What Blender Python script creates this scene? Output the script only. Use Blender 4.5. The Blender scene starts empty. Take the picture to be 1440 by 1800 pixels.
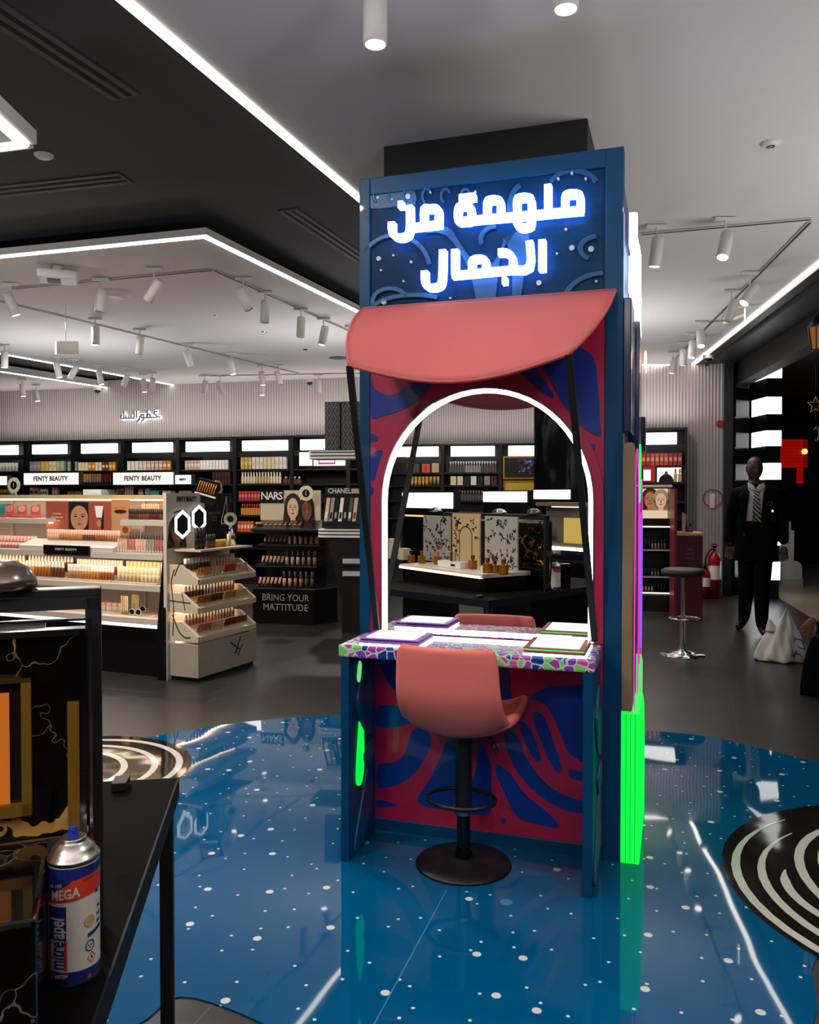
import bpy, math, random
from math import sin, cos, pi, radians, sqrt, atan2
from mathutils import Vector, Matrix
random.seed(7)
COL = bpy.context.scene.collection
SC = bpy.context.scene
# ---------------------------------------------------------------- camera, world, exposure
F = 1440.0; CH = 1.42; PT = radians(1.194)
cam = bpy.data.cameras.new('camera'); cam.sensor_fit = 'HORIZONTAL'; cam.sensor_width = 36; cam.lens = 36.0 * F / 1440
co = bpy.data.objects.new('camera', cam); COL.objects.link(co)
co.location = (0, 0, CH); co.rotation_euler = (pi / 2 - PT, 0, 0); SC.camera = co
cam.clip_start = 0.05; cam.clip_end = 200
SC.view_settings.view_transform = 'Standard'; SC.view_settings.look = 'None'
SC.view_settings.exposure = 0.0; SC.view_settings.gamma = 1.0; SC.view_settings.use_curve_mapping = False
wd = bpy.data.worlds.new('world'); SC.world = wd; wd.use_nodes = True
wd.node_tree.nodes['Background'].inputs[0].default_value = (.5, .5, .55, 1)
wd.node_tree.nodes['Background'].inputs[1].default_value = 0.012
E_STRIP = 7.0      # ceiling edge led
E_BOX = 3.2        # shop light boxes
E_SPOT = 42.0      # watts per lit spotlight
E_AREA = 30.0
SC.cycles.max_bounces = 8; SC.cycles.glossy_bounces = 6; SC.cycles.caustics_reflective = False
SC.cycles.sample_clamp_indirect = 3.0

def lin(h):
    h = h.lstrip('#'); r = [int(h[i:i+2], 16) / 255 for i in (0, 2, 4)]
    return tuple(c / 12.92 if c <= .04045 else ((c + .055) / 1.055) ** 2.4 for c in r)
def area(name, loc, size, power, rot=(0, 0, 0), col=(1, .95, .9), sy=None):
    l = bpy.data.lights.new(name, 'AREA'); l.energy = power; l.size = size; l.color = col
    l.shape = 'RECTANGLE' if sy else 'DISK'
    if sy: l.size_y = sy
    o = bpy.data.objects.new(name, l); COL.objects.link(o); o.location = loc; o.rotation_euler = rot
    return o
# ceiling downlights of the shop (the room's own lamps, above and behind the visitor)
for i, (x, y, p) in enumerate([(-3.2, 4.2, 2.3), (-3.8, 8.6, 2.6), (-2.4, 5.4, 2.6), (-1.0, 10.6, 2.2), (-5.5, 11.5, 2.2), (2.6, 9.6, .8), (1.6, 1.2, .8), (-2.2, -1.0, 1.6), (-5.2, -4.6, 2.4), (-1.3, 2.2, 1.0)]):
    area('ceiling_downlight', (x, y, 3.2), .14, E_AREA * p, col=(1, .93, .86))
# cove lights lying on top of the wall shelving, shining up; then added ceiling fill
area('cove_or_fill_light', (-3.2, 13.2, 2.42), 9.0, 34, (pi, 0, -radians(15.5)), (1, .93, .92), .25)
area('cove_or_fill_light', (3.2, 11.5, 2.42), 1.4, 7, (pi, 0, -radians(15.5)), (1, .93, .92), .25)
area('cove_or_fill_light', (-4.6, -7.0, 2.42), 6.0, 36, (pi, 0, -radians(26.8)), (1, .93, .92), .25)
area('cove_or_fill_light', (3.9, 4.2, .95), 2.6, 75, (pi, 0, 0), (.97, .96, 1), 1.6)  # added low uplight without a fixture, fills the ceiling at the right
for x, y, p in ((-3.4, .2, 80), (2.6, -1.0, 210), (-.6, -2.2, 200), (-4.6, 5.2, 26), (-4.2, 9.9, 28), (-.9, 9.4, 22), (1.9, 8.6, 30)): area('cove_or_fill_light', (x, y, 1.9), 1.4, p, (pi, 0, 0), (.97, .96, 1), .4)  # added uplights hanging free, no lamps there, to brighten the white ceilings

# ---------------------------------------------------------------- unprojection onto real planes
def ray(px, py):
    dx = px - 720; dy = 900 - py
    return Vector((dx, F * cos(PT) + dy * sin(PT), -F * sin(PT) + dy * cos(PT)))
def U(px, py, z=None, D=None):
    r = ray(px, py); t = ((z - CH) / r.z) if z is not None else D / r.y
    return Vector((r.x * t, r.y * t, CH + r.z * t))
class Fr:                                   # an upright frame: X right, Y away, turned by th
    def __init__(s, x, y, deg):
        s.o = Vector((x, y, 0)); s.th = radians(deg)
        s.X = Vector((cos(s.th), -sin(s.th), 0)); s.Y = Vector((sin(s.th), cos(s.th), 0)); s.rz = -s.th
    def w(s, a, b, z=0): return s.o + s.X * a + s.Y * b + Vector((0, 0, z))
    def loc(s, p): d = Vector(p) - s.o; return (d.dot(s.X), d.dot(s.Y), p[2])
    def _hit(s, c, r, b):
        t = (b - (c - s.o).dot(s.Y)) / r.dot(s.Y); p = c + r * t
        return ((p - s.o).dot(s.X), p.z)
    def hit(s, px, py, b=0): return s._hit(Vector((0, 0, CH)), ray(px, py), b)
    def mhit(s, px, py, b=0):
        n = KF.Y; c = Vector((0, 0, CH)); c = c - 2 * (c - KF.o).dot(n) * n
        r = ray(px, py); r = r - 2 * r.dot(n) * n
        return s._hit(c, r, b)
KF = Fr(-.2115, 3.461, 17.9)                # kiosk front
GF = Fr(-1.90, 6.30, 24.1)                  # white gondola
WF = Fr(-7.4, 14.8, 15.5)                   # back wall
EF = Fr(GF.w(.062, 0).x, GF.w(.062, 0).y, -65.9)   # endcap on the gondola's end
NF = Fr(-1.04, 8.89, 13.0)                  # black gondola
TF = Fr(-.524, 1.838, -9.2)                 # table by the camera
DF = Fr(-.445, 1.18, -20.5)                 # display frame standing on it
MF = Fr(-6.95, -6.43, 26.8)                 # wall behind the camera

# ---------------------------------------------------------------- materials
_M = {}
def mat(name, col='#808080', rough=.5, metal=0, emit=None, es=1.0, bump=0, bscale=60, var=.06, coat=0, trans=0, alpha=1, spec=.5, ior=1.45):
    if name in _M: return _M[name]
    m = bpy.data.materials.new(name); m.use_nodes = True; nt = m.node_tree; N = nt.nodes; p = N['Principled BSDF']
    c = lin(col) if isinstance(col, str) else col
    p.inputs['Base Color'].default_value = (*c, 1); p.inputs['Roughness'].default_value = rough
    p.inputs['Metallic'].default_value = metal; p.inputs['Coat Weight'].default_value = coat
    p.inputs['Specular IOR Level'].default_value = spec; p.inputs['IOR'].default_value = ior
    p.inputs['Transmission Weight'].default_value = trans; p.inputs['Alpha'].default_value = alpha
    if emit:
        e = lin(emit) if isinstance(emit, str) else emit
        p.inputs['Emission Color'].default_value = (*e, 1); p.inputs['Emission Strength'].default_value = es
    tc = N.new('ShaderNodeTexCoord'); nz = N.new('ShaderNodeTexNoise'); nz.inputs['Scale'].default_value = bscale
    nt.links.new(tc.outputs['Object'], nz.inputs['Vector'])
    if var and not emit:
        mx = N.new('ShaderNodeMix'); mx.data_type = 'RGBA'
        mx.inputs['A'].default_value = (*[v * (1 - var) for v in c], 1); mx.inputs['B'].default_value = (*[min(1, v * (1 + var)) for v in c], 1)
        nt.links.new(nz.outputs['Fac'], mx.inputs['Factor']); nt.links.new(mx.outputs['Result'], p.inputs['Base Color'])
    if bump:
        bp = N.new('ShaderNodeBump'); bp.inputs['Strength'].default_value = bump; bp.inputs['Distance'].default_value = .01
        nt.links.new(nz.outputs['Fac'], bp.inputs['Height']); nt.links.new(bp.outputs['Normal'], p.inputs['Normal'])
    _M[name] = m; return m
def glow(name, col, s): return mat(name, '#202020', .4, emit=col, es=s)
def nodes(m): return m.node_tree, m.node_tree.nodes, m.node_tree.nodes['Principled BSDF']
def mixc(nt, fac, a, b):
    mx = nt.nodes.new('ShaderNodeMix'); mx.data_type = 'RGBA'
    for k, v in (('A', a), ('B', b)):
        if isinstance(v, str): mx.inputs[k].default_value = (*lin(v), 1)
        else: nt.links.new(v, mx.inputs[k])
    nt.links.new(fac, mx.inputs['Factor']); return mx.outputs['Result']
def math_(nt, op, a, b=None):
    n = nt.nodes.new('ShaderNodeMath'); n.operation = op
    for i, v in enumerate((a, b)):
        if v is None: continue
        if isinstance(v, (int, float)): n.inputs[i].default_value = v
        else: nt.links.new(v, n.inputs[i])
    return n.outputs[0]
def coords(nt, rz=0, scale=(1, 1, 1), kind='Object'):
    tc = nt.nodes.new('ShaderNodeTexCoord'); mp = nt.nodes.new('ShaderNodeMapping')
    mp.inputs['Rotation'].default_value = (0, 0, rz); mp.inputs['Scale'].default_value = scale
    nt.links.new(tc.outputs[kind], mp.inputs['Vector']); return mp.outputs[0]
def noise(nt, v, sc, detail=2, rough=.5):
    n = nt.nodes.new('ShaderNodeTexNoise'); n.inputs['Scale'].default_value = sc; n.inputs['Detail'].default_value = detail
    n.inputs['Roughness'].default_value = rough
    nt.links.new(v, n.inputs['Vector']); return n.outputs['Fac']
def bump(nt, p, h, st=.3, dist=.01):
    b = nt.nodes.new('ShaderNodeBump'); b.inputs['Strength'].default_value = st; b.inputs['Distance'].default_value = dist
    nt.links.new(h, b.inputs['Height']); nt.links.new(b.outputs['Normal'], p.inputs['Normal'])

black = mat('black_lacquer', '#0b0b0c', .28)
matt = mat('black_matt', '#101011', .6)
softblk = mat('black_satin_metal', '#171718', .42, var=.1)
white = mat('white_laminate', '#c9c0b6', .45)
whitep = mat('white_paint', '#d8d8d8', .5)
cream = mat('cream_card', '#c9b99c', .6)
chrome = mat('chrome', '#d8d8d8', .12, 1)
steel = mat('brushed_steel', '#a8a49c', .3, 1)
kblue = mat('kiosk_blue', '#00416a', .4, coat=.06, spec=.25)
kblue2 = mat('relief_blue', '#004a7c', .4, coat=.08)
knavy = mat('print_navy', '#04328e', .3, coat=.3)
kpink = mat('print_magenta', '#b01f4a', .3, coat=.3)
krim = mat('rim_magenta', '#a8284c', .35)
fabric = mat('pink_fabric', '#a44c4a', .85, bump=.15, bscale=400)
velvet = mat('pink_velvet', '#e8786e', .8, bump=.08, bscale=300)
led = glow('led_white', '#f4f8ff', 4.5)
ledc = glow('led_ceiling', '#fbf8ee', E_STRIP)
lbox = glow('lightbox_white', '#fffaf4', E_BOX)
screen = glow('lightbox_soft', '#fff6ea', 1.3)
letter = glow('sign_white', '#dcecff', 4.2)
green = glow('acrylic_green', '#00ff46', 1.05)
greenp = glow('acrylic_green_pale', '#7cf08a', .8)
mag = glow('neon_magenta', '#f040d0', .85)
vio = glow('neon_violet', '#9a5cff', 1.0)
grn = glow('neon_green', '#3dff70', 1.0)
gold = mat('brushed_gold', '#b07a28', .3, 1)
red = mat('red_gloss', '#9c1512', .3)
glassm = mat('clear_glass', '#f4ead8', .03, trans=1, var=0)

# ---------------------------------------------------------------- mesh building
class MB:
    def __init__(s): s.v = []; s.f = []; s.m = []; s.sm = []; s.mats = []; s.T = None
    def _mi(s, m):
        if m not in s.mats: s.mats.append(m)
        return s.mats.index(m)
    def add(s, vs, fs, m, smooth=False):
        n = len(s.v); i = s._mi(m)
        for v in vs:
            v = Vector(v); s.v.append(s.T @ v if s.T else v)
        for f in fs: s.f.append([k + n for k in f]); s.m.append(i); s.sm.append(smooth)
        return s
    def box(s, x0, y0, z0, x1, y1, z1, m):
        v = [(x, y, z) for z in (z0, z1) for (x, y) in ((x0, y0), (x1, y0), (x1, y1), (x0, y1))]
        return s.add(v, [(3, 2, 1, 0), (4, 5, 6, 7), (0, 1, 5, 4), (1, 2, 6, 5), (2, 3, 7, 6), (3, 0, 4, 7)], m)
    def prism(s, pts, d0, d1, m, plane='xz', smooth=False):
        P = {'xz': lambda p, d: (p[0], d, p[1]), 'xy': lambda p, d: (p[0], p[1], d), 'yz': lambda p, d: (d, p[0], p[1])}[plane]
        n = len(pts); v = [P(p, d0) for p in pts] + [P(p, d1) for p in pts]
        f = [tuple(range(n)), tuple(range(2 * n - 1, n - 1, -1))] + [(i, i + n, (i + 1) % n + n, (i + 1) % n) for i in range(n)]
        return s.add(v, f, m, False)
    def lathe(s, prof, c, m, seg=20, axis='z', smooth=True, sx=1, sy=1):
        v = []; f = []; k = len(prof)
        for j in range(seg):
            a = 2 * pi * j / seg
            for r, h in prof:
                x, y = r * cos(a) * sx, r * sin(a) * sy
                v.append({'z': (c[0] + x, c[1] + y, c[2] + h), 'y': (c[0] + x, c[1] + h, c[2] + y), 'x': (c[0] + h, c[1] + x, c[2] + y)}[axis])
        for j in range(seg):
            j2 = (j + 1) % seg
            for i in range(k - 1): f.append((j * k + i, j2 * k + i, j2 * k + i + 1, j * k + i + 1))
        return s.add(v, f, m, smooth)
    def cyl(s, c, r, h, m, seg=16, axis='z', r2=None):
        r2 = r if r2 is None else r2
        s.lathe([(0, 0), (r, 0)], c, m, seg, axis, False); s.lathe([(r, 0), (r2, h)], c, m, seg, axis, True)
        return s.lathe([(r2, h), (0, h)], c, m, seg, axis, False)
    def ball(s, c, r, m, seg=12, rz=None):
        rz = rz or r
        return s.lathe([(r * sin(pi * i / 8), -rz * cos(pi * i / 8)) for i in range(9)], c, m, seg)
    def tube(s, pts, r, m, seg=8, closed=False, rad=None):
        pts = [Vector(p) for p in pts]; n = len(pts); v = []; f = []
        up = Vector((0, 0, 1)); prev = None
        for i, p in enumerate(pts):
            a = pts[(i - 1) % n] if (i or closed) else p; b = pts[(i + 1) % n] if (i < n - 1 or closed) else p
            t = (b - a).normalized()
            if prev is None:
                q = t.cross(up); q = q if q.length > .05 else t.cross(Vector((1, 0, 0)))
            else: q = prev - t * prev.dot(t)
            q.normalize(); prev = q; w = t.cross(q); rr = rad[i] if rad else r
            for j in range(seg):
                an = 2 * pi * j / seg; v.append(p + (q * cos(an) + w * sin(an)) * rr)
        for i in range(n if closed else n - 1):
            i2 = (i + 1) % n
            for j in range(seg): f.append((i * seg + j, i * seg + (j + 1) % seg, i2 * seg + (j + 1) % seg, i2 * seg + j))
        if not closed: f += [tuple(range(seg - 1, -1, -1)), tuple(range((n - 1) * seg, n * seg))]
        return s.add(v, f, m, True)
    def bar(s, p0, p1, wx, wy, m, ref=(0, 0, 1)):      # rectangular bar between two points
        p0 = Vector(p0); p1 = Vector(p1); t = (p1 - p0).normalized(); q = t.cross(Vector(ref))
        q = q if q.length > .01 else t.cross(Vector((1, 0, 0))); q.normalize(); w = q.cross(t)
        v = [p + q * (sx * wx / 2) + w * (sy * wy / 2) for p in (p0, p1) for sx, sy in ((-1, -1), (1, -1), (1, 1), (-1, 1))]
        return s.add(v, [(3, 2, 1, 0), (4, 5, 6, 7), (0, 1, 5, 4), (1, 2, 6, 5), (2, 3, 7, 6), (3, 0, 4, 7)], m)
    def ribbon(s, pts, wd, d0, d1, m, closed=False, plane='xz'):
        P = {'xz': lambda x, y, d: (x, d, y), 'xy': lambda x, y, d: (x, y, d), 'yz': lambda x, y, d: (d, x, y)}[plane]
        n = len(pts); v = []
        for i, p in enumerate(pts):
            p = Vector(p); a = Vector(pts[(i - 1) % n]) if (i or closed) else None; b = Vector(pts[(i + 1) % n]) if (i < n - 1 or closed) else None
            d1_ = (p - a).normalized() if a is not None else (b - p).normalized()
            d2_ = (b - p).normalized() if b is not None else d1_
            t = (d1_ + d2_); t = t.normalized() if t.length > .01 else d1_
            nn = Vector((-t.y, t.x)); k = max(.5, nn.dot(Vector((-d1_.y, d1_.x)))); h = (wd[i] if isinstance(wd, (list, tuple)) else wd) / 2 / k
            for sg, d in ((1, d0), (-1, d0), (-1, d1), (1, d1)): v.append(P(p.x + nn.x * h * sg, p.y + nn.y * h * sg, d))
        f = []
        for i in range(n if closed else n - 1):
            j = (i + 1) % n
            for k in range(4): f.append((i * 4 + k, i * 4 + (k + 1) % 4, j * 4 + (k + 1) % 4, j * 4 + k))
        if not closed: f += [(3, 2, 1, 0), tuple((n - 1) * 4 + k for k in range(4))]
        return s.add(v, f, m)
    def grid(s, fn, nu, nv, m, th=0, smooth=True):
        v = [fn(i / nu, j / nv) for i in range(nu + 1) for j in range(nv + 1)]; w = nv + 1
        return s.add(v, [(i * w + j, (i + 1) * w + j, (i + 1) * w + j + 1, i * w + j + 1) for i in range(nu) for j in range(nv)], m, smooth)
    def build(s, name, parent=None, label=None, cat=None, group=None, kind=None, bevel=0, solid=0, sub=0, loc=None, rz=0, mats=None):
        me = bpy.data.meshes.new(name); me.from_pydata([tuple(v) for v in s.v], [], s.f)
        for m in s.mats: me.materials.append(m)
        me.polygons.foreach_set('material_index', s.m); me.polygons.foreach_set('use_smooth', s.sm); me.update()
        import bmesh
        bm = bmesh.new(); bm.from_mesh(me)
        if solid == 0: bmesh.ops.recalc_face_normals(bm, faces=bm.faces)
        bm.to_mesh(me); bm.free()
        o = bpy.data.objects.new(name, me); COL.objects.link(o)
        if parent: o.parent = parent
        if loc: o.location = loc
        if rz: o.rotation_euler = (0, 0, rz)
        if solid: md = o.modifiers.new('solid', 'SOLIDIFY'); md.thickness = solid; md.offset = 0
        if bevel: md = o.modifiers.new('bevel', 'BEVEL'); md.width = bevel; md.segments = 2; md.limit_method = 'ANGLE'; md.angle_limit = radians(40)
        if sub: md = o.modifiers.new('sub', 'SUBSURF'); md.levels = sub; md.render_levels = sub
        return tag(o, label, cat, group, kind)
def tag(o, label=None, cat=None, group=None, kind=None):
    if label: o['label'] = label
    if cat: o['category'] = cat
    if group: o['group'] = group
    if kind: o['kind'] = kind
    return o
def thing(name, label, cat, loc=(0, 0, 0), rz=0, group=None):
    o = bpy.data.objects.new(name, None); COL.objects.link(o); o.location = loc; o.rotation_euler = (0, 0, rz); o.empty_display_size = .05
    return tag(o, label, cat, group)
def dup(o, loc=None, rz=None, label=None, group=None, parent=None, scale=None):
    c = o.copy(); COL.objects.link(c)
    if parent: c.parent = parent
    if loc is not None: c.location = loc
    if rz is not None: c.rotation_euler = (0, 0, rz)
    if label: c['label'] = label
    if group: c['group'] = group
    if scale: c.scale = (scale, scale, scale)
    for ch in o.children: dup(ch, parent=c)
    return c
def lettering(txt, size, m, parent, loc, rot=(pi / 2, 0, 0), ext=.002, name='lettering', bold=0, align='CENTER', sx=1, space=1):
    cu = bpy.data.curves.new('t', 'FONT'); cu.body = txt; cu.size = size; cu.extrude = ext; cu.align_x = align; cu.align_y = 'CENTER'; cu.offset = bold
    cu.space_character = space; cu.resolution_u = 2
    to = bpy.data.objects.new('t', cu); COL.objects.link(to)
    me = bpy.data.meshes.new_from_object(to.evaluated_get(bpy.context.evaluated_depsgraph_get()))
    bpy.data.objects.remove(to); me.materials.clear(); me.materials.append(m)
    for p in me.polygons: p.use_smooth = False
    o = bpy.data.objects.new(name, me); COL.objects.link(o); o.parent = parent; o.location = loc; o.rotation_euler = rot; o.scale = (sx, 1, 1)
    return o
def smooth(pts, k=4, closed=True):
    n = len(pts); out = []
    for i in range(n if closed else n - 1):
        p = [pts[(i + j) % n] if closed else pts[min(max(i + j, 0), n - 1)] for j in (-1, 0, 1, 2)]
        for q in range(k):
            t = q / k
            out.append(tuple(.5 * (2 * p[1][d] + (p[2][d] - p[0][d]) * t + (2 * p[0][d] - 5 * p[1][d] + 4 * p[2][d] - p[3][d]) * t * t + (-p[0][d] + 3 * p[1][d] - 3 * p[2][d] + p[3][d]) * t ** 3) for d in range(len(p[0]))))
    if not closed: out.append(tuple(pts[-1]))
    return out
def circ(cx, cy, r, n=24, ry=None): return [(cx + r * cos(2 * pi * i / n), cy + (ry or r) * sin(2 * pi * i / n)) for i in range(n)]

# ---------------------------------------------------------------- the setting
def floor_mat():
    m = mat('dark_tile', '#1c1a1a', .3, coat=0); nt, N, p = nodes(m)
    v = coords(nt, radians(18.6))
    b = N.new('ShaderNodeTexBrick'); nt.links.new(v, b.inputs['Vector']); b.offset = .5; b.inputs['Scale'].default_value = 1
    b.inputs['Brick Width'].default_value = .62; b.inputs['Row Height'].default_value = 1.24; b.inputs['Mortar Size'].default_value = .002; b.inputs['Mortar Smooth'].default_value = .1
    g = noise(nt, coords(nt, radians(18.6), (1, 9, 1)), 5, 5, .6)
    c = mixc(nt, g, '#1e1b1b', '#332e2c')
    c2 = mixc(nt, b.outputs['Fac'], c, '#4c4846'); nt.links.new(c2, p.inputs['Base Color'])
    r = math_(nt, 'MULTIPLY_ADD', g, .16); r.node.inputs[2].default_value = .24; nt.links.new(r, p.inputs['Roughness'])
    bump(nt, p, math_(nt, 'MULTIPLY', b.outputs['Fac'], -1), .3, .002); return m
MB().add([(-14, -12, 0), (12, -12, 0), (12, 24, 0), (-14, 24, 0)], [(0, 1, 2, 3)], floor_mat()).build('floor', kind='structure')
# pale mall floor beyond the shop front
mall = mat('mall_marble', '#b3a48f', .2, var=.12, bscale=3)
q = [U(1367, 1050, 0), U(1440, 1095, 0)]; dv = (q[1] - q[0]).normalized(); a0 = q[0] - dv * 5; a1 = q[0] + dv * 14
MB().add([(a0.x, a0.y, .004), (a1.x, a1.y, .004), (a1.x + 9, a1.y, .004), (a0.x + 9, a0.y + 3, .004)], [(0, 1, 2, 3)], mall).build('floor_mall', kind='structure')
CZ = 3.28
dark = mat('ceiling_black', '#2c2a2d', .75, bump=.1, bscale=300)
pale = mat('ceiling_white', '#cbc6c2', .8, bump=.05, bscale=300)
MB().box(-14, -12, CZ + .14, 12, 24, CZ + .2, dark).build('ceiling', kind='structure')
def raft(name, pts, edges, strip_in=.05, wd=.035, th=.10):
    MB().prism([(p.x, p.y) for p in pts], CZ, CZ + th, pale, 'xy').build(name, kind='structure')
    c = sum((p for p in pts), Vector()) / len(pts)
    s = MB()
    for a, b in edges:
        t = (b - a).normalized(); n = Vector((-t.y, t.x, 0)); n = n if (c - a).dot(n) > 0 else -n
        o = n * strip_in
        s.bar(a + o - Vector((0, 0, .006)), b + o - Vector((0, 0, .006)), wd, .008, ledc)
    s.build('trim_led', kind='structure')
Z = CZ
A = U(222, 2, Z); B_ = U(627, 344, Z); d = (B_ - A).normalized()
R0 = A - d * 6; R1 = A + d * 11.0
S0 = U(1440, 462, Z); S1 = U(1217, 641, Z); ds = (S0 - S1).normalized(); S9 = S1 + ds * 16; S2 = U(1128, 641, Z)
raft('ceiling_panel_white', [R0, R1, S2, S1, S9, Vector((4, -8, Z)), Vector((R0.x, -8, Z))], [(R0, R1), (R1, S2), (S2, S1), (S1, S9)], .0, .045)
p = [U(0, 448, Z), U(362, 412, Z), U(632, 546, Z), U(640, 666, Z), U(310, 678, Z), U(0, 622, Z)]
e2 = p[1] + (p[2] - p[1]).normalized() * 6.2; e0 = p[1] + (p[0] - p[1]).normalized() * 7; e5 = p[4] + (p[5] - p[4]) * 1.5
e3 = p[3] + (p[3] - p[4]).normalized() * 1.0
raft('ceiling_panel_island', [e0, p[1], e2, e3, p[4], e5], [(e0, p[1]), (p[1], e2), (e3, p[4]), (p[4], e5)], .03, .04, .05)
p = [U(0, 652, Z), U(205, 683, Z), U(0, 691, Z)]
raft('ceiling_panel_far', [p[0] + (p[0] - p[1]) * .6, p[1], p[2] + (p[2] - p[1]) * .3], [(p[0] + (p[0] - p[1]) * .6, p[1]), (p[1], p[2] + (p[2] - p[1]) * .3)], .03, .04)
# back wall, fluted
def fluted():
    m = mat('fluted_wall', '#c4bbb6', .7); nt, N, p = nodes(m)
    w = N.new('ShaderNodeTexWave'); w.wave_type = 'BANDS'; w.bands_direction = 'X'; w.inputs['Scale'].default_value = 7.0; w.inputs['Distortion'].default_value = 0
    nt.links.new(coords(nt), w.inputs['Vector']); c = mixc(nt, w.outputs['Fac'], '#a69c98', '#cdc4bf'); nt.links.new(c, p.inputs['Base Color'])
    bump(nt, p, w.outputs['Fac'], .6, .015); return m
flu = fluted()
b = MB(); b.box(-3, 0, 0, WF.hit(1271, 900)[0], .2, CZ + .12, flu)
b.build('wall_back', kind='structure', loc=WF.o, rz=WF.rz)
b = MB(); b.box(-5, -.2, 0, 7.5, 0, CZ + .12, flu); b.build('wall_rear', kind='structure', loc=MF.o, rz=MF.rz)
# shop front: soffit beam along the led edge, dark post
so = MB(); n = Vector((-ds.y, ds.x, 0)); n = n if n.x > 0 else -n
s0 = S1 - ds * .3 + n * .03; s9 = S9 + n * .03
so.prism([(v.x, v.y) for v in (s0, s9, s9 + n * .75, s0 + n * .75)], CZ - .02, CZ + .12, softblk, 'xy')
so.prism([(v.x, v.y) for v in (s0 + n * .12, s9 + n * .12, s9 + n * .16, s0 + n * .16)], CZ - .045, CZ - .02, matt, 'xy')
so.prism([(v.x, v.y) for v in (s0 + n * .55, s9 + n * .55, s9 + n * .75, s0 + n * .75)], CZ - .30, CZ - .02, matt, 'xy')
so.build('ceiling_soffit', kind='structure')
pe = WF.w(WF.hit(1271, 900)[0], 0)
MB().box(0, -.05, 0, .12, .25, CZ, softblk).build('pillar_shopfront', kind='structure', loc=pe, rz=WF.rz)
MB().box(3, 19, 0, 12, 19.2, 5, matt).build('wall_mall', kind='structure')
# square pillar the kiosk stands against
pl = Fr(*KF.w(0, .93)[:2], 17.9)
pa0 = pl.hit(675, 252)[0]; pa1 = pl.hit(1033, 208)[0]
MB().box(pa0, 0, 0, pa1, .9, CZ, mat('pillar_black', '#141212', .5)).build('pillar', kind='structure', loc=pl.o, rz=pl.rz)
# dark marble pillar behind the visitor, seen in the mirror
# ---------------------------------------------------------------- printed floor vinyl
def vinyl():
    m = mat('blue_vinyl', '#045a96', .03, coat=0); nt, N, p = nodes(m); v = coords(nt)
    big = mixc(nt, noise(nt, v, .9, 2), '#004874', '#005480'); out = big
    for sc, r, th, seed in ((7.4, .040, .0, 0), (3.2, .044, .0, 5)):
        vo = N.new('ShaderNodeTexVoronoi'); vo.voronoi_dimensions = '2D'; vo.inputs['Scale'].default_value = sc; vo.inputs['Randomness'].default_value = .8
        mp = N.new('ShaderNodeMapping'); mp.inputs['Location'].default_value = (seed, seed * .7, 0); nt.links.new(v, mp.inputs['Vector']); nt.links.new(mp.outputs[0], vo.inputs['Vector'])
        out = mixc(nt, math_(nt, 'LESS_THAN', vo.outputs['Distance'], r), out, '#cfd0cc')
    nt.links.new(out, p.inputs['Base Color'])
    bump(nt, p, noise(nt, v, 1.7, 1), .25, .012)
    p.inputs['Specular IOR Level'].default_value = .55
    return m
pts = [(-1.67, 4.6), (-1.335, 4.9), (-.963, 5.11), (-.44, 5.256), (.4, 5.26), (1.0, 5.08), (1.437, 4.9), (1.763, 4.761), (2.167, 4.304), (2.7, 3.6), (2.75, 2.8), (2.2, 2.5), (1.5, 2.6), (1.235, 2.465), (1.084, 2.17), (.75, 1.93), (.2, 1.86), (-.2, 2.0), (-.397, 2.17), (-.645, 2.285), (-.73, 2.16), (-.95, 2.0), (-1.4, 2.4), (-1.95, 3.2), (-2.1, 4.0)]
MB().prism(smooth(pts, 5), .0, .004, vinyl(), 'xy').build('floor_sticker', label='large glossy blue vinyl with white dots covering the floor under the kiosk', cat='floor sticker')
fs_ = bpy.data.objects['floor_sticker']; b = MB(); sa, sb_ = U(785, 1565, .004), U(650, 1815, .004); b.ribbon([(sa.x, sa.y), (sb_.x, sb_.y)], .004, .004, .0046, mat('seam_pale', '#3a7ca0', .2), plane='xy'); b.build('seam', fs_, label='thin pale seam in the vinyl')
pc_ = U(890, 1586, .004); MB().prism(circ(pc_.x, pc_.y, .022, 20), .004, .0047, mat('seam_pale', ''), 'xy').build('pale_spot', fs_, label='pale round mark')
blkv = mat('black_vinyl', '#1b1613', .06, coat=0); nt, N, p_ = nodes(blkv); bump(nt, p_, noise(nt, coords(nt), 2.2, 2), .3, .012)
whv = mat('white_vinyl', '#c9c4bd', .06)
def swirl(cx, cy, r, rings, label, rot=0):
    t = thing('floor_decal', label, 'floor decal', (cx, cy, .004), rot)
    MB().prism(circ(0, 0, r, 48), 0, .002, blkv, 'xy').build('disc', t)
    b = MB()
    for ox, oy, rx, ry, a0, a1, w in rings:
        n = 30; P = [(ox + rx * cos(radians(a0 + (a1 - a0) * i / n)), oy + ry * sin(radians(a0 + (a1 - a0) * i / n))) for i in range(n + 1)]
        ww = [w * min(1, .15 + 2.2 * min(i / n, 1 - i / n) * 2) for i in range(n + 1)]
        b.ribbon(P, ww, .002, .003, whv, plane='xy')
    b.build('swirl_lines', t)
swirl(2.02, 2.86, .86, [(.0, -.02, .82, .79, 118, 330, .032), (.0, -.03, .735, .69, 125, 330, .032), (-.04, .0, .62, .48, 155, 212, .034), (.03, .0, .60, .66, 85, 310, .034), (.05, .02, .53, .58, 70, 300, .032), (.08, .0, .46, .50, 60, 300, .032), (.12, 0, .39, .42, 60, 300, .03), (.17, 0, .32, .34, 0, 359, .03), (.29, 0, .26, .28, 0, 359, .03), (.32, 0, .17, .19, 0, 359, .03)],
      'black round floor decal with white fingerprint swirls at the vinyl\'s right edge')
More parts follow.
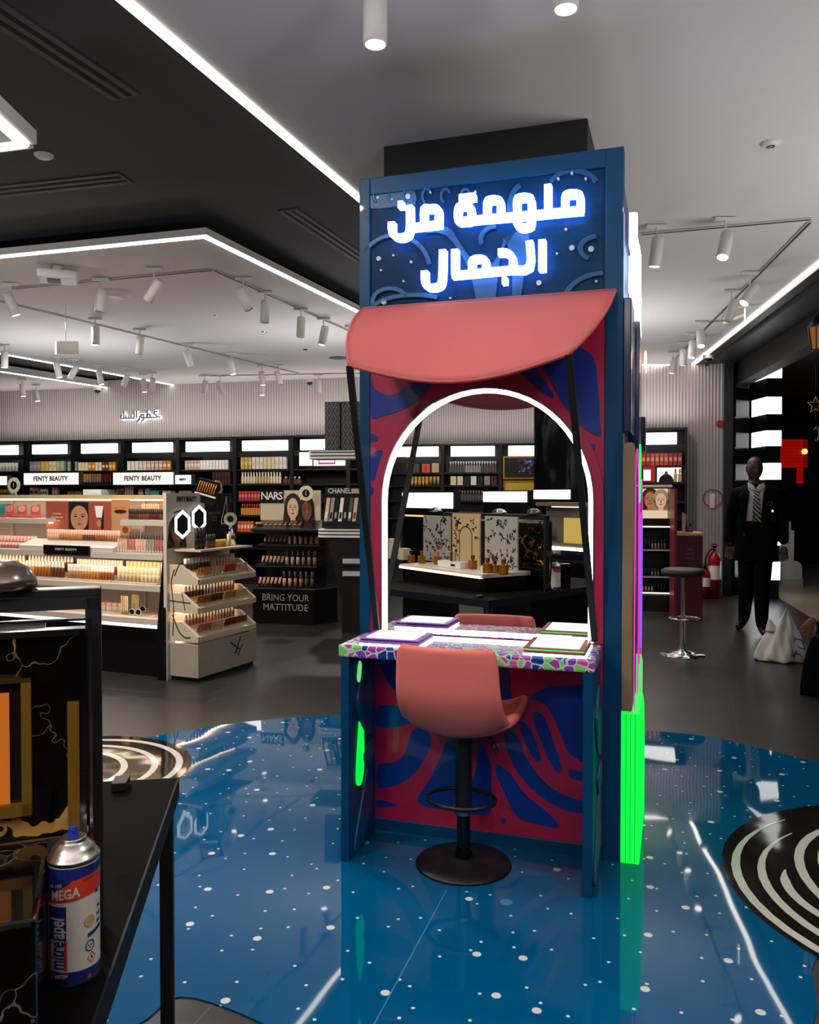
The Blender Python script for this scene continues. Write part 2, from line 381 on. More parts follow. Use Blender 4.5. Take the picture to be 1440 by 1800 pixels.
swirl(-1.74, 4.18, .60, [(0, 0, .54, .52, -100, 130, .035), (-.03, -.02, .45, .43, -110, 140, .035), (-.08, -.04, .35, .34, -90, 150, .035), (-.13, -.05, .26, .26, -90, 150, .035), (-.18, -.05, .16, .17, 0, 200, .035)],
      'black round floor decal with white swirls beside the black table')

# ---------------------------------------------------------------- kiosk
K = thing('makeup_kiosk', 'tall blue and magenta makeup kiosk with glowing arabic letters, awning and arched mirror', 'kiosk', KF.o, KF.rz)
W = 1.0766; HK = 2.742
def fk(px, py, b=0): return KF.hit(px, py, b)
def cz(ox, oy, sc, L, b=0): return [fk(ox + x / sc, oy + y / sc, b) for x, y in L]
b = MB()
b.box(.02, .012, 0, W - .02, .88, HK - .02, kblue)                       # core
b.build('body', K)
b = MB()                                                             # frame proud of the print
fw = fk(651, 1000)[0]; fr = fk(1062, 800)[0]
b.box(0, 0, 0, fw, .06, HK, kblue); b.box(fr, 0, 0, W, .06, HK, kblue)
ft = fk(860, 318)[1]
b.box(fw, 0, ft, fr, .06, HK, kblue); b.box(fw, 0, 0, fr, .03, .055, kblue)
b.build('front_frame', K, bevel=.004)
zs = fk(860, 530)[1] - .06
b = MB(); b.box(fw, .004, .055, fr, .02, zs, kpink); b.build('printed_panel', K)
b = MB()
low = [[(225, 60), (240, 100), (290, 200), (330, 215), (420, 120), (420, 60)], [(225, 310), (310, 300), (400, 330), (380, 400), (225, 410)],
  [(225, 615), (300, 600), (360, 560), (400, 440), (440, 420), (500, 460), (480, 560), (400, 670), (320, 720), (225, 730)],
  [(590, 480), (655, 480), (635, 700), (605, 840), (435, 810), (500, 680), (560, 560)],
  [(760, 500), (815, 600), (820, 700), (820, 860), (700, 865), (690, 780), (740, 640)],
  [(850, 610), (920, 660), (1000, 770), (1100, 850), (1170, 920), (1150, 945), (1000, 910), (940, 860), (880, 740), (845, 660)],
  [(905, 430), (960, 470), (1000, 570), (1080, 680), (1160, 750), (1290, 800), (1420, 820), (1420, 890), (1295, 870), (1200, 850), (1080, 780), (980, 680), (920, 570), (890, 480)],
  [(970, 380), (1030, 430), (1080, 570), (1070, 600), (1040, 570), (990, 470)],
  [(1050, 335), (1100, 360), (1150, 500), (1185, 600), (1180, 660), (1130, 600), (1080, 480), (1045, 380)],
  [(1030, 265), (1100, 210), (1290, 190), (1400, 200), (1400, 600), (1240, 560), (1190, 460), (1150, 370), (1100, 290)],
  [(1230, 640), (1290, 650), (1400, 700), (1400, 740), (1295, 700), (1240, 680)],
  [(840, 100), (910, 110), (925, 230), (940, 320), (880, 350), (850, 250)], circ(885, 910, 15, 10),
  [(225, 800), (330, 825), (225, 835)], [(430, 130), (560, 110), (600, 240), (520, 330), (430, 260)], [(640, 120), (760, 120), (800, 300), (700, 400), (640, 300)]]
for L in low:
    P = [(max(fw + .002, min(fr - .002, x)), z) for x, z in smooth(cz(590, 1140, 3.0, L), 4)]
    b.prism(P, .001, .006, knavy)
up = [(620, 640, 3.75, [(115, 40), (125, 110), (150, 165), (215, 200), (290, 195), (350, 150), (400, 130), (460, 90), (480, 40), (560, 40), (480, 180), (400, 260), (300, 310), (200, 340), (115, 335)]),
  (620, 640, 3.75, [(115, 460), (155, 470), (165, 490), (150, 510), (115, 505)]), (620, 640, 3.75, [(115, 605), (200, 570), (165, 680), (155, 745), (115, 760)]),
  (620, 640, 3.75, [(115, 805), (140, 820), (130, 850), (115, 860)]),
  (960, 500, 4.5, [(0, 600), (170, 520), (260, 490), (350, 550), (390, 620), (405, 720), (420, 930), (425, 1060), (430, 1200), (340, 1160), (260, 1100), (190, 1010), (110, 900), (60, 800), (0, 690), (-60, 640)]),
  (960, 500, 4.5, [(330, 1280), (380, 1260), (390, 1300), (360, 1330)]),
  (600, 180, 2.571, [(760, 1180), (860, 1170), (900, 1230), (960, 1320), (930, 1330), (850, 1260)]),
  (600, 180, 2.571, [(120, 1000), (240, 1000), (200, 1080), (160, 1150), (120, 1180)])]
for ox, oy, s_, L in up:
    P = [(max(fw + .002, min(fr - .002, x)), z) for x, z in smooth(cz(ox, oy, s_, L), 4)]
    b.prism(P, .001, .006, knavy)
b.build('navy_swirl_print', K)
# upper relief board
b = MB(); b.box(fw, .012, zs, fr, .03, ft, mat('board_blue', '#00387a', .5, spec=.2)); b.build('sign_board', K)
b = MB()
def arc(cx, cy, rx, ry, a0, a1, n=14): return [(cx + rx * cos(radians(a0 + (a1 - a0) * i / n)), cy - ry * sin(radians(a0 + (a1 - a0) * i / n))) for i in range(n + 1)]
for cx in (165, 232, 300, 385, 470, 560):
    b.ribbon(cz(600, 180, 2.571, arc(cx, 420, 20, 32, 20, 250)), .012, .002, .014, kblue2)
for A_ in (arc(1050, 385, 110, 80, 20, 160), arc(240, 760, 160, 160, 10, 150), arc(330, 960, 210, 90, 60, 175), arc(220, 900, 80, 60, 20, 200), arc(820, 480, 60, 110, 100, 200), arc(1190, 660, 110, 60, 110, 230), arc(700, 620, 70, 60, 90, 200), arc(1200, 900, 190, 130, 95, 170)):
    b.ribbon(cz(600, 180, 2.571, A_), .02, .0, .014, kblue2)
b.prism(smooth(cz(600, 180, 2.571, [(380, 590), (470, 600), (560, 720), (600, 850), (620, 940), (690, 940), (700, 850), (735, 620), (770, 760), (770, 940), (800, 940), (830, 760), (850, 600), (780, 590), (700, 700), (640, 760), (540, 640), (480, 560)]), 3), .002, .014, kblue2)
b.prism(smooth(cz(600, 180, 2.571, [(130, 410), (180, 400), (240, 395), (330, 395), (330, 465), (240, 470), (130, 480)]), 2), .006, .013, kblue2)
b.build('relief_ornament', K, bevel=.003)
b = MB()
for x, y, r in [(168, 705, 11), (234, 690, 5), (314, 720, 6), (178, 757, 5), (280, 807, 5), (192, 902, 12), (258, 918, 5), (300, 424, 12), (402, 405, 5), (165, 430, 6), (605, 402, 5), (1042, 318, 6), (980, 343, 6), (1105, 343, 6), (1015, 573, 6), (1042, 656, 12), (1129, 662, 13), (975, 682, 5), (893, 815, 12), (1152, 808, 6), (1117, 862, 5), (492, 884, 5), (228, 437, 5)]:
    x_, z_ = fk(600 + x / 2.571, 180 + y / 2.571, 0)
    b.cyl((x_, .0, z_), r / 2.571 * .0022, .013, mat('dot_white', '#b8c0cc', .4), 14, 'y')
b.build('white_dots', K)
# glowing letters
halo = glow('halo_blue', '#2a8cff', 14.0)
def word(paths, name, lab):
    b = MB()
    for P, closed in paths:
        Q = cz(600, 180, 2.571, P, -.035)
        if not closed and len(Q) > 2: Q = smooth(Q, 3, False)
        elif closed: Q = smooth(Q, 3, True)
        b.ribbon(Q, .0275, -.055, -.015, letter, closed)
    o = b.build(name, K, label=lab); h = MB()
    for P, closed in paths:
        Q = cz(600, 180, 2.571, P, -.035)
        if len(Q) > 2: Q = smooth(Q, 3, bool(closed))
        h.ribbon(Q, .02, -.014, -.008, halo, bool(closed))
    h.build('halo_light', o); return o
word([([(1096, 490), (1000, 499), (880, 511), (760, 521), (640, 531), (545, 541)], 0), ([(1082, 492), (1082, 432), (1066, 418), (1030, 418), (1014, 434), (1014, 500)], 0), ([(936, 376), (936, 508)], 0),
      ([(797, 520), (797, 448), (815, 434), (845, 434), (861, 450), (861, 548), (845, 566), (815, 568), (797, 552)], 1), ([(662, 530), (662, 458), (680, 444), (706, 444), (722, 458), (722, 526)], 0),
      ([(532, 538), (532, 484), (548, 472), (574, 472), (588, 484), (588, 534), (566, 541)], 1), ([(536, 438), (608, 430)], 0)], 'glowing_word', 'first word of the sign, five joined arabic letters')
word([([(456, 553), (390, 561), (315, 569)], 0), ([(442, 553), (442, 496), (428, 482), (404, 484), (378, 488), (378, 562)], 0), ([(312, 470), (312, 580), (292, 610), (255, 612), (234, 592), (232, 545)], 0), ([(262, 468), (284, 466)], 0)], 'glowing_word', 'second word of the sign, two joined arabic letters')
word([([(910, 625), (910, 765)], 0), ([(852, 630), (852, 748), (760, 760), (640, 772), (505, 785)], 0), ([(712, 682), (748, 682), (775, 705), (778, 755)], 0), ([(594, 776), (594, 724), (612, 711), (640, 711), (655, 724), (655, 770)], 0), ([(517, 668), (517, 784)], 0),
      ([(462, 670), (458, 805), (440, 835), (400, 838), (382, 815), (380, 765)], 0), ([(730, 810), (752, 808)], 0)], 'glowing_word', 'third word of the sign on the lower line')
# arched mirror
al = fk(673.5, 1000)[0]; ar = fk(1044, 950)[0]; zb = .847; zt = fk(850, 683)[1]
ac = (al + ar) / 2; aw = (ar - al) / 2
def archp(off, n=28, bot=zb):
    r = aw - off; h = zt - off - (zt - aw * 1.05)
    zc = zt - aw * 1.05
    return [(ac - r, bot)] + [(ac + r * cos(pi - pi * i / n), zc + (zt - off - zc) * sin(pi - pi * i / n)) for i in range(n + 1)] + [(ac + r, bot)]
mir = mat('mirror_silver', '#d2d2d2', .0, 1, var=0)
nt, N, p_ = nodes(mir); p_.inputs['Base Color'].default_value = (.84, .84, .84, 1)
sm = noise(nt, coords(nt, .4, (1, 1, 2.2)), 3.2, 6, .68)
rr = N.new('ShaderNodeMapRange'); rr.inputs['From Min'].default_value = .62; rr.inputs['From Max'].default_value = .95; rr.inputs['To Min'].default_value = 0; rr.inputs['To Max'].default_value = .18
nt.links.new(sm, rr.inputs['Value']); nt.links.new(rr.outputs[0], p_.inputs['Roughness'])
MB().prism(archp(.02), -.006, .002, mir).build('mirror', K)
b = MB(); b.ribbon(archp(.0105), .017, -.016, -.002, led); b.build('light_strip', K)
b = MB(); b.ribbon(archp(-.018), .040, -.014, .002, krim); b.ribbon(archp(-.001), .004, -.018, .002, chrome); b.build('mirror_rim', K)
b = MB(); x0 = fk(745, 1108, -.01)[0]; b.box(x0, -.02, .852, fk(1005, 1108)[0], -.006, .868, led); b.build('light_strip', K)
# awning
o1 = (fk(642, 545)); o2 = fk(1083, 512); za = (o1[1] + o2[1]) / 2; x1, x2 = o1[0], o2[0]; PA = .45; ZO = 1.886; IN = .12
def aw_fn(u, v):
    xa = x1 + (x2 - x1) * u; xb = x1 + IN + (x2 - x1 - 2 * IN) * u; e = v
    inn = 1 - (1 - v) ** 1.6
    x = xa + (xb - xa) * (v ** 2.2)
    sag = .075 * sin(pi * u) * v ** 1.5
    return (x, -.02 - PA * v, za - (za - ZO) * (v ** 1.25) - sag - .03 * sin(pi * v) * (.3 + sin(pi * u)))
b = MB(); b.grid(aw_fn, 28, 14, fabric); aw_o = b.build('awning', K, solid=.006)
b = MB()
b.tube([aw_fn(i / 20, 0) for i in range(21)], .007, fabric); b.tube([aw_fn(i / 20, 1) for i in range(21)], .006, fabric)
b.tube([aw_fn(0, i / 12) for i in range(13)], .006, fabric); b.tube([aw_fn(1, i / 12) for i in range(13)], .006, fabric)
b.build('piping', aw_o)
for px, py, u in ((664, 1108, 0), (1046, 1118, 1)):
    bx_, bz = fk(px, py, -.02); t_ = aw_fn(u, 1)
    b = MB(); b.bar((t_[0], t_[1], t_[2]), (bx_, -.03, .86), .024, .014, matt, ref=(0, 1, 0)); b.build('awning_pole', K)
# right-hand side relief
def side(pts, t0, t1, m, name, lab=None, bev=.004, k=3):
    return MB().prism(smooth(pts, k) if k else pts, W + t0, W + t1, m, 'yz').build(name, K, bevel=bev, label=lab)
side([(0, .0), (.58, 0), (.58, .3), (.5, .5), (.35, .585), (0, .585)], 0, .07, green, 'light_panel', 'glowing green acrylic panel', k=0)
b = MB()
for x_ in (.018, .035, .052): b.box(W + x_, -.002, 0.01, W + x_ + .0015, .001, .583, mat('panel_seam', '#0a7a2c', .4))
b.build('panel_seams', K)
side([(.60, .0), (.86, .0), (.86, .62), (.72, .68), (.60, .60)], 0, .05, greenp, 'light_panel', 'pale green acrylic panel', k=0)
side([(0, .59), (.34, .59), (.38, 1.1), (.29, 1.55), (.12, 1.62), (0, 1.62)], 0, .04, mat('beige_panel', '#8a7458', .5), 'side_panel', 'beige board edge', k=0)
b = MB()
P = smooth([(.03, .60), (.33, .60), (.37, 1.1), (.28, 1.52), (.16, 1.60), (.06, 1.45), (.03, 1.1)], 4)
b.tube([(W + .047, y, z) for y, z in P], .0024, mag, closed=True)
b.build('neon_tube', K, label='magenta neon outline')
side([(.62, .74), (.84, .70), (.86, 1.40), (.74, 1.46), (.64, 1.36)], .0, .035, mat('violet_panel', '#6a2fb0', .3), 'side_panel', 'violet board', k=0)
b = MB(); b.tube([(W + .042, y, z) for y, z in smooth([(.60, .72), (.86, .69), (.88, 1.40), (.74, 1.48), (.62, 1.38)], 4)], .0028, mag, closed=True)
b.tube([(W + .045, y, z) for y, z in smooth([(.66, .78), (.80, .76), (.81, 1.25), (.67, 1.30)], 4)], .0026, vio, closed=True); b.build('neon_tube', K, label='magenta and violet neon outlines')
b = MB(); b.tube([(W + .045, y, z) for y, z in smooth([(.42, 1.40), (.56, 1.42), (.58, 1.58), (.5, 1.64), (.44, 1.58)], 4)], .004, grn, closed=True); b.build('neon_tube', K, label='green neon outline')
side([(.0, 1.66), (.30, 1.66), (.34, 1.9), (.26, 2.17), (.0, 2.17)], 0, .03, mat('deep_navy', '#0a1f4a', .2, coat=.6), 'side_relief', k=0)
side([(.38, 1.55), (.66, 1.55), (.72, 1.85), (.62, 2.1), (.40, 2.16)], 0, .045, mat('deep_navy'), 'side_relief', k=0)
side([(.7, 1.62), (.86, 1.62), (.86, 1.78), (.7, 1.78)], 0, .06, mat('deep_navy'), 'side_relief', k=0)
b = MB(); P = [(W + .06, .62 + .02 * i, 2.02 + (.06 if i % 2 else 0) - .004 * abs(i - 4) ** 1.4) for i in range(9)]; b.tube(P, .004, glow('neon_pink', '#ffb0a0', 2.5)); b.build('neon_tube', K, label='zigzag pink neon')
b = MB()
def sr(P): b.ribbon(P, .032, W + .012, W + .035, letter, plane='yz')
sr([(.14, 2.42), (.28, 2.42), (.42, 2.42), (.56, 2.42), (.74, 2.42)]); sr([(.16, 2.42), (.16, 2.52), (.26, 2.52), (.26, 2.42)]); sr([(.36, 2.42), (.36, 2.60)]); sr([(.44, 2.34), (.44, 2.50), (.52, 2.50), (.52, 2.34), (.44, 2.34)])
sr([(.60, 2.42), (.60, 2.52), (.68, 2.52), (.68, 2.42)]); sr([(.76, 2.54), (.76, 2.34), (.84, 2.34)])
sr([(.14, 2.22), (.14, 2.36)]); sr([(.22, 2.34), (.22, 2.22), (.5, 2.22), (.7, 2.22)]); sr([(.36, 2.22), (.36, 2.30), (.30, 2.30)]); sr([(.54, 2.22), (.54, 2.31), (.62, 2.31), (.62, 2.22)]); sr([(.70, 2.22), (.70, 2.34)]); sr([(.78, 2.34), (.78, 2.17), (.86, 2.19)])
b.build('side_letters', K, label='glowing letters on the side')
# hidden gap behind: left-hand side trim
b = MB(); b.box(-.012, .06, .0, .02, .88, HK - .02, kblue); b.build('side_trim', K)

# ---------------------------------------------------------------- counter in front of the mirror
def mosaic():
    m = mat('mosaic_top', '#7b4ab0', .25); nt, N, p = nodes(m); v = coords(nt)
    e = N.new('ShaderNodeTexVoronoi'); e.feature = 'DISTANCE_TO_EDGE'; e.inputs['Scale'].default_value = 29
    c = N.new('ShaderNodeTexVoronoi'); c.inputs['Scale'].default_value = 29
    nt.links.new(v, e.inputs['Vector']); nt.links.new(v, c.inputs['Vector'])
    r = N.new('ShaderNodeValToRGB'); r.color_ramp.interpolation = 'CONSTANT'; el = r.color_ramp.elements
    sep = N.new('ShaderNodeSeparateColor'); nt.links.new(c.outputs['Color'], sep.inputs[0]); nt.links.new(sep.outputs[0], r.inputs[0])
    cs = [(0, '#b23fb0'), (.3, '#123c9c'), (.5, '#7fe070'), (.72, '#8b3fc0'), (.88, '#d355a8')]
    el[0].position = 0; el[0].color = (*lin(cs[0][1]), 1); el[1].position = .3; el[1].color = (*lin(cs[1][1]), 1)
    for q, h in cs[2:]: x = el.new(q); x.color = (*lin(h), 1)
    col = mixc(nt, math_(nt, 'LESS_THAN', e.outputs['Distance'], .06), r.outputs[0], '#d8e8d0')
    nt.links.new(col, p.inputs['Base Color']); p.inputs['Coat Weight'].default_value = .5; return m
C = thing('vanity_counter', 'narrow mosaic-topped blue counter standing in front of the arched mirror', 'counter', KF.o, KF.rz)
TB = -.32; tx0 = fk(597, 1160, TB)[0] - .0; tx1 = fk(1042, 1192, TB)[0] + .004
b = MB(); b.box(tx0 - .004, TB - .006, .797, tx1 + .004, -.022, .845, mosaic()); b.build('tabletop', C, bevel=.008)
for sx, s0_, s1_, nm in ((0, tx0 + .004, tx0 + .038, 'inner'), (1, tx1 - .038, tx1 - .002, 'outer')):
    b = MB(); b.box(s0_, TB, .004, s1_, -.025, .797, kblue); sp = b.build('side_panel', C, bevel=.003)
    xs = s1_ if sx == 0 else s1_; b = MB()
    for L in ([(-.28, .05), (-.20, .2), (-.12, .33), (-.07, .22), (-.14, .08), (-.24, .02)], [(-.25, .62), (-.15, .72), (-.07, .60), (-.10, .45), (-.2, .5)], [(-.18, .38), (-.08, .42), (-.06, .36), (-.14, .31)]):
        b.prism(smooth(L, 4), xs - .002, xs + .010, kblue2, 'yz')
    b.build('relief_ornament', sp, bevel=.004)
    if sx: continue
    b = MB(); b.prism(smooth([(-.25, .30), (-.225, .48), (-.20, .56), (-.175, .50), (-.17, .34), (-.20, .27)], 4), xs - .003, xs + .006, green, 'yz')
    b.prism(smooth([(-.235, .70), (-.215, .76), (-.19, .74), (-.21, .68)], 4), xs - .003, xs + .004, greenp, 'yz'); b.build('light_inlay', sp, label='glowing green inlay')
def tray(px0, px1, py0, py1, body, edge, label, glowm):
    # a shallow frame lying on the counter, open light panel on top
    c0 = KF.loc(U(px0, py1, .848)); c1 = KF.loc(U(px1, py1 - 4, .848)); c2 = KF.loc(U((px0 + px1) / 2, py0, .88))
    x0_, x1_ = c0[0], c1[0]; y0_ = max(TB + .008, min(c0[1], c1[1])); y1_ = min(c2[1], -.04)
    t = thing('light_tray', label, 'tray', KF.w(x0_, y0_, .8455), KF.rz); w = x1_ - x0_; h = y1_ - y0_
    b = MB(); b.box(0, 0, 0, w, h, .008, led); b.build('glow_strip', t)
    b = MB(); b.box(0, 0, .008, w, h, .018, body); b.box(.004, .004, .018, w - .004, h - .004, .023, edge); b.box(0, 0, .023, w, h, .028, body)
    b.build('tray_body', t, bevel=.002)
    b = MB(); b.box(.022, .018, .028, w - .022, h - .018, .031, glowm); b.build('light_sheet', t)
    return t
sheet = glow('light_sheet', '#f4f2ff', 1.35)
pinkac = mat('lilac_acrylic', '#b070d0', .2); navyb = mat('navy_edge', '#2c3f9a', .25); terra = mat('terracotta_acrylic', '#a8463e', .3)
tray(618, 742, 1105, 1139, pinkac, navyb, 'lilac edged tray with a glowing white sheet at the counter\'s window-side end, shoppers\' shelves beyond'.replace('window-side end, shoppers\' shelves beyond', 'end nearest the white shelves'), sheet)
tray(912, 1030, 1118, 1158, terra, grn, 'terracotta edged tray with a glowing white sheet and green rim', sheet)

# ---------------------------------------------------------------- pink swivel stool
ch = U(815, 1520, 0.0)
S = thing('swivel_chair', 'pink velvet swivel chair on a black disc base, tucked under the mosaic counter', 'chair', (ch.x, ch.y, .005), KF.rz - .05)
b = MB(); b.lathe([(0, .034), (.024, .034), (.03, .026), (.12, .016), (.18, .008), (.184, 0), (0, 0)], (0, 0, 0), mat('black_powder', '#121010', .45), 48); b.build('base', S)
b = MB(); b.cyl((0, 0, .03), .033, .03, black, 24); b.cyl((0, 0, .05), .026, .16, black, 24); b.cyl((0, 0, .2), .032, .36, softblk, 24); b.cyl((0, 0, .195), .034, .012, steel, 24); b.build('column', S)
b = MB(); R_ = []
for i in range(25):
    a = radians(-200 + 220 * i / 24 + 180 + 10); R_.append((.14 * cos(a), -.01 + .10 * sin(a), .26))
b.tube([(.13 * cos(2 * pi * i / 28), -.03 + .11 * sin(2 * pi * i / 28), .262) for i in range(28)], .009, softblk, closed=True); b.build('footrest', S)
b = MB(); b.tube([(.02, 0, .53), (.08, -.02, .52), (.12, -.03, .50), (.135, -.03, .47)], .005, softblk); b.tube([(.12, -.03, .49), (.14, -.03, .455)], .009, softblk); b.build('lever', S)
def shell(u, v):      # u across, v: 0 seat front -> .45 bend -> 1 backrest top
    x = (u - .5) * 2
    if v < .45:
        t = v / .45; y = .20 - .33 * t; z = .575 - .025 * sin(pi * t * .5) - .01 * t + .045 * abs(x) ** 3; w = .205 + .012 * sin(pi * t)
    else:
        t = (v - .45) / .55; a = t * 1.0
        y = -.13 - .10 * sin(min(1, t * 1.6) * pi / 2) - .015 * t; z = .535 + .338 * t ** 1.2; w = .207 - .02 * t
        y += .05 * abs(x) ** 2.2 * (1 - .3 * t); z += (.05 * abs(x) ** 2 * (1 - t) ** 2)
        if t > .9: w -= .012 * (t - .9) * 10
    wc = 1
    return (x * w * wc, y, z)
b = MB(); b.grid(shell, 18, 26, velvet); st = b.build('seat_shell', S, solid=.035)
md = st.modifiers.new('sub', 'SUBSURF'); md.levels = 2; md.render_levels = 2
b = MB(); b.box(-.08, -.08, .545, .08, .08, .556, softblk); b.build('seat_plate', S)

# ---------------------------------------------------------------- chrome bar stool
p_ = U(1200, 1151, 0)
S = thing('bar_stool', 'chrome bar stool with a round dark seat beside the red counter', 'stool', (p_.x, p_.y, 0))
b = MB(); b.lathe([(0, .06), (.03, .055), (.04, .04), (.12, .02), (.19, .008), (.195, 0), (0, 0)], (0, 0, 0), chrome, 40); b.build('base', S)
b = MB(); b.cyl((0, 0, .05), .03, .04, chrome, 20); b.cyl((0, 0, .08), .024, .28, chrome, 20); b.cyl((0, 0, .3), .017, .42, chrome, 20); b.build('column', S)
b = MB(); b.tube([(.13 * cos(2 * pi * i / 24), -.04 + .10 * sin(2 * pi * i / 24), .33) for i in range(24)], .009, chrome, closed=True); b.build('footrest', S)
b = MB(); b.lathe([(0, .70), (.15, .70), (.185, .715), (.19, .735), (.185, .755), (.16, .768), (0, .77)], (0, 0, 0), mat('dark_leather', '#2a2022', .55), 36); b.build('seat', S)
# ---------------------------------------------------------------- ceiling fixtures
lamp_w = mat('lamp_white', '#cfcac6', .45)
slot = mat('track_black', '#1a1a1a', .5); track_w = mat('track_white', '#b8b4b0', .5)
def track(p0, p1, label, m=track_w):
    a, b_ = U(*p0, Z), U(*p1, Z); b = MB(); b.bar(a - Vector((0, 0, .007)), b_ - Vector((0, 0, .007)), .035, .008, m)
    b.bar(a - Vector((0, 0, .0125)), b_ - Vector((0, 0, .0125)), .014, .003, slot); b.build('lighting_track', label=label, cat='track')
track((-40, 518), (524, 655), 'long pale lighting track running diagonally under the white island ceiling')
track((378, 474), (640, 592), 'pale lighting track beside the right edge of the island ceiling')
track((20, 506), (372, 473), 'pale lighting track along the near edge of the island ceiling')
track((1424, 389), (1185, 632), 'long lighting track beside the shop front light line')
track((1128, 410), (1426, 383), 'lighting track crossing the white ceiling to the corner by the shop front')
track((350, 660), (640, 655), 'pale lighting track at the far edge of the island ceiling')
facew = glow('lamp_face', '#fff3e0', 9.0); faced = mat('lamp_face_off', '#8a8580', .4)
def spot(px, py, lit, tx=0, ty=0, ref='', zc=3.09, big=1):
    p = U(px, py, zc); t = thing('track_spotlight', ('lit' if lit else 'unlit') + ' white cylinder spotlight ' + ref, 'spotlight', p)
    R = (Matrix.Rotation(ty, 4, 'Y') @ Matrix.Rotation(tx, 4, 'X'))
    b = MB(); b.cyl((0, 0, .06), .006, CZ - .02 - p.z - .06, lamp_w, 8); b.box(-.07, -.014, CZ - .025 - p.z, .07, .014, CZ - .006 - p.z, lamp_w); b.build('stem', t)
    b = MB(); b.T = R; b.lathe([(0, .10), (.036, .10), (.042, .09), (.042, -.098), (.036, -.10)], (0, 0, 0), lamp_w, 20); b.build('lamp_head', t)
    b = MB(); b.T = R; b.cyl((0, 0, -.096), .036, .006, facew if lit else faced, 20); b.build('lens', t)
    if lit:
        l = bpy.data.lights.new('spot', 'SPOT'); l.energy = E_SPOT * lit; l.spot_size = radians(75); l.spot_blend = .8; l.shadow_soft_size = .035; l.color = (1, .93, .85)
        lo = bpy.data.objects.new('spot', l); COL.objects.link(lo); lo.parent = t; lo.matrix_parent_inverse = Matrix()
        lo.location = R @ Vector((0, 0, -.115)); lo.rotation_euler = R.to_euler()
SP = [(20, 535, 1, .2, -.3, 'nearest the left edge of the island ceiling'), (177, 527, 0, 0, .1, 'left of the round speaker on the island ceiling'), (271, 511, 1, .3, .7, 'tilted left, on the near edge track of the island'),
 (168, 590, 1, 0, 0, 'hanging straight on the long diagonal track'), (246, 607, 0, 0, .1, 'second along the long diagonal track'), (331, 630, 0, .2, -.3, 'third along the long diagonal track, tilted'),
 (407, 645, 1, 0, -.2, 'fourth along the long diagonal track'), (461, 665, .7, 0, -.1, 'fifth along the long diagonal track'), (490, 664, 0, 0, -.3, 'at the end of the long diagonal track'),
 (428, 526, 0, 0, -.5, 'tilted right, first on the right edge track'), (466, 548, 0, 0, .05, 'second on the right edge track, upright'), (529, 575, 0, 0, .05, 'third on the right edge track, half hidden bracket'), (569, 590, 1, 0, .2, 'fourth on the right edge track, glowing'), (617, 602, 0, 0, 0, 'next to the kiosk\'s blue corner'),
 (360, 680, .8, .1, .2, 'below the far edge track, nearest the arabic wall sign'), (387, 681, 0, 0, -.3, 'second on the far edge track'), (461, 684, .6, 0, 0, 'low over the beige wall, third on the far edge track'), (560, 679, 0, 0, 0, 'just right of the small dome camera on the far track'), (618, 672, 0, 0, -.1, 'on the far track against the kiosk edge'),
 (8, 632, 1, 0, 0, 'at the picture edge under the far light line'), (102, 651, .8, 0, -.2, 'first below the far light line'), (129, 655, 0, 0, .5, 'second below the far light line, tilted'), (176, 664, .8, 0, -.2, 'third below the far light line'), (221, 668, 0, 0, .4, 'fourth below the far light line, tilted'), (253, 678, .6, 0, -.1, 'fifth below the far light line'), (268, 676, 0, 0, .1, 'sixth below the far light line'),
 (40, 686, .6, 0, -.1, 'first under the far small ceiling'), (64, 695, .6, 0, -.2, 'second under the far small ceiling')]
for px, py, lit, tx, ty, ref in SP: spot(px, py, lit, tx, ty, ref)
for px, py, lit, tx, ty, ref in [(1154, 443, 1, .1, .1, 'just right of the kiosk top'), (1275, 431, 1.2, -.3, .3, 'between kiosk and shop front, brightest'), (1318, 517, .7, -.2, .6, 'tilted, first on the shop front track'), (1286, 546, 0, .0, .35, 'second on the shop front track, dark'),
   (1232, 595, .8, -.4, .1, 'third on the shop front track'), (1217, 614, .6, -.1, .1, 'fourth on the shop front track'), (1201, 628, .5, .1, 0, 'fifth on the shop front track'), (1184, 643, .5, .1, .2, 'last on the shop front track near the fluted wall'),
   (660, 28, .5, 0, 0, 'hanging at the top edge of the photo above the kiosk'), (995, -38, .5, 0, 0, 'cut off by the top edge, right of the pillar')]:
    spot(px, py, lit, tx, ty, ref)
ven = mat('vent_grey', '#3a383b', .6); vgap = mat('vent_gap', '#060606', .9)
def vent(P0, P1, w, label):
    zc = CZ + .14; a, b_ = U(*P0, zc), U(*P1, zc); t = thing('ceiling_vent', label, 'vent', (a + b_) / 2)
    d_ = (b_ - a) / 2; n_ = Vector((-d_.y, d_.x, 0)).normalized(); up_ = Vector((0, 0, -.004))
    b = MB(); b.bar(up_ - d_, up_ + d_, w, .008, ven); b.build('frame', t)
    for k in (-1, 1):
        b = MB(); s_ = n_ * (k * w * .2) + Vector((0, 0, -.009)); b.bar(s_ - d_ * .97, s_ + d_ * .97, w * .16, .003, vgap); b.build('slot', t)
vent((-60, -14), (222, 170), .17, 'long slotted air vent in the black ceiling by the top left corner')
vent((-60, 342), (222, 312), .17, 'slotted air vent in the black ceiling running to the left edge')
vent((505, 368), (640, 458), .15, 'slotted air vent in the black ceiling touching the kiosk')
def puck(px, py, r, h, zc, name, label, cat, m=lamp_w, ring=None):
    p = U(px, py, zc); t = thing(name, label, cat, p)
    b = MB(); b.lathe([(0, -h), (r * .7, -h), (r, -h * .4), (r, 0)], (0, 0, 0), m, 28); b.build('housing', t)
    if ring: b = MB(); b.lathe([(r * .25, -h - .004), (r * .45, -h - .001)], (0, 0, 0), ring, 20); b.build('ring', t)
puck(77, 272, .055, .02, CZ + .14, 'smoke_detector', 'small white round detector on the black ceiling', 'smoke detector')
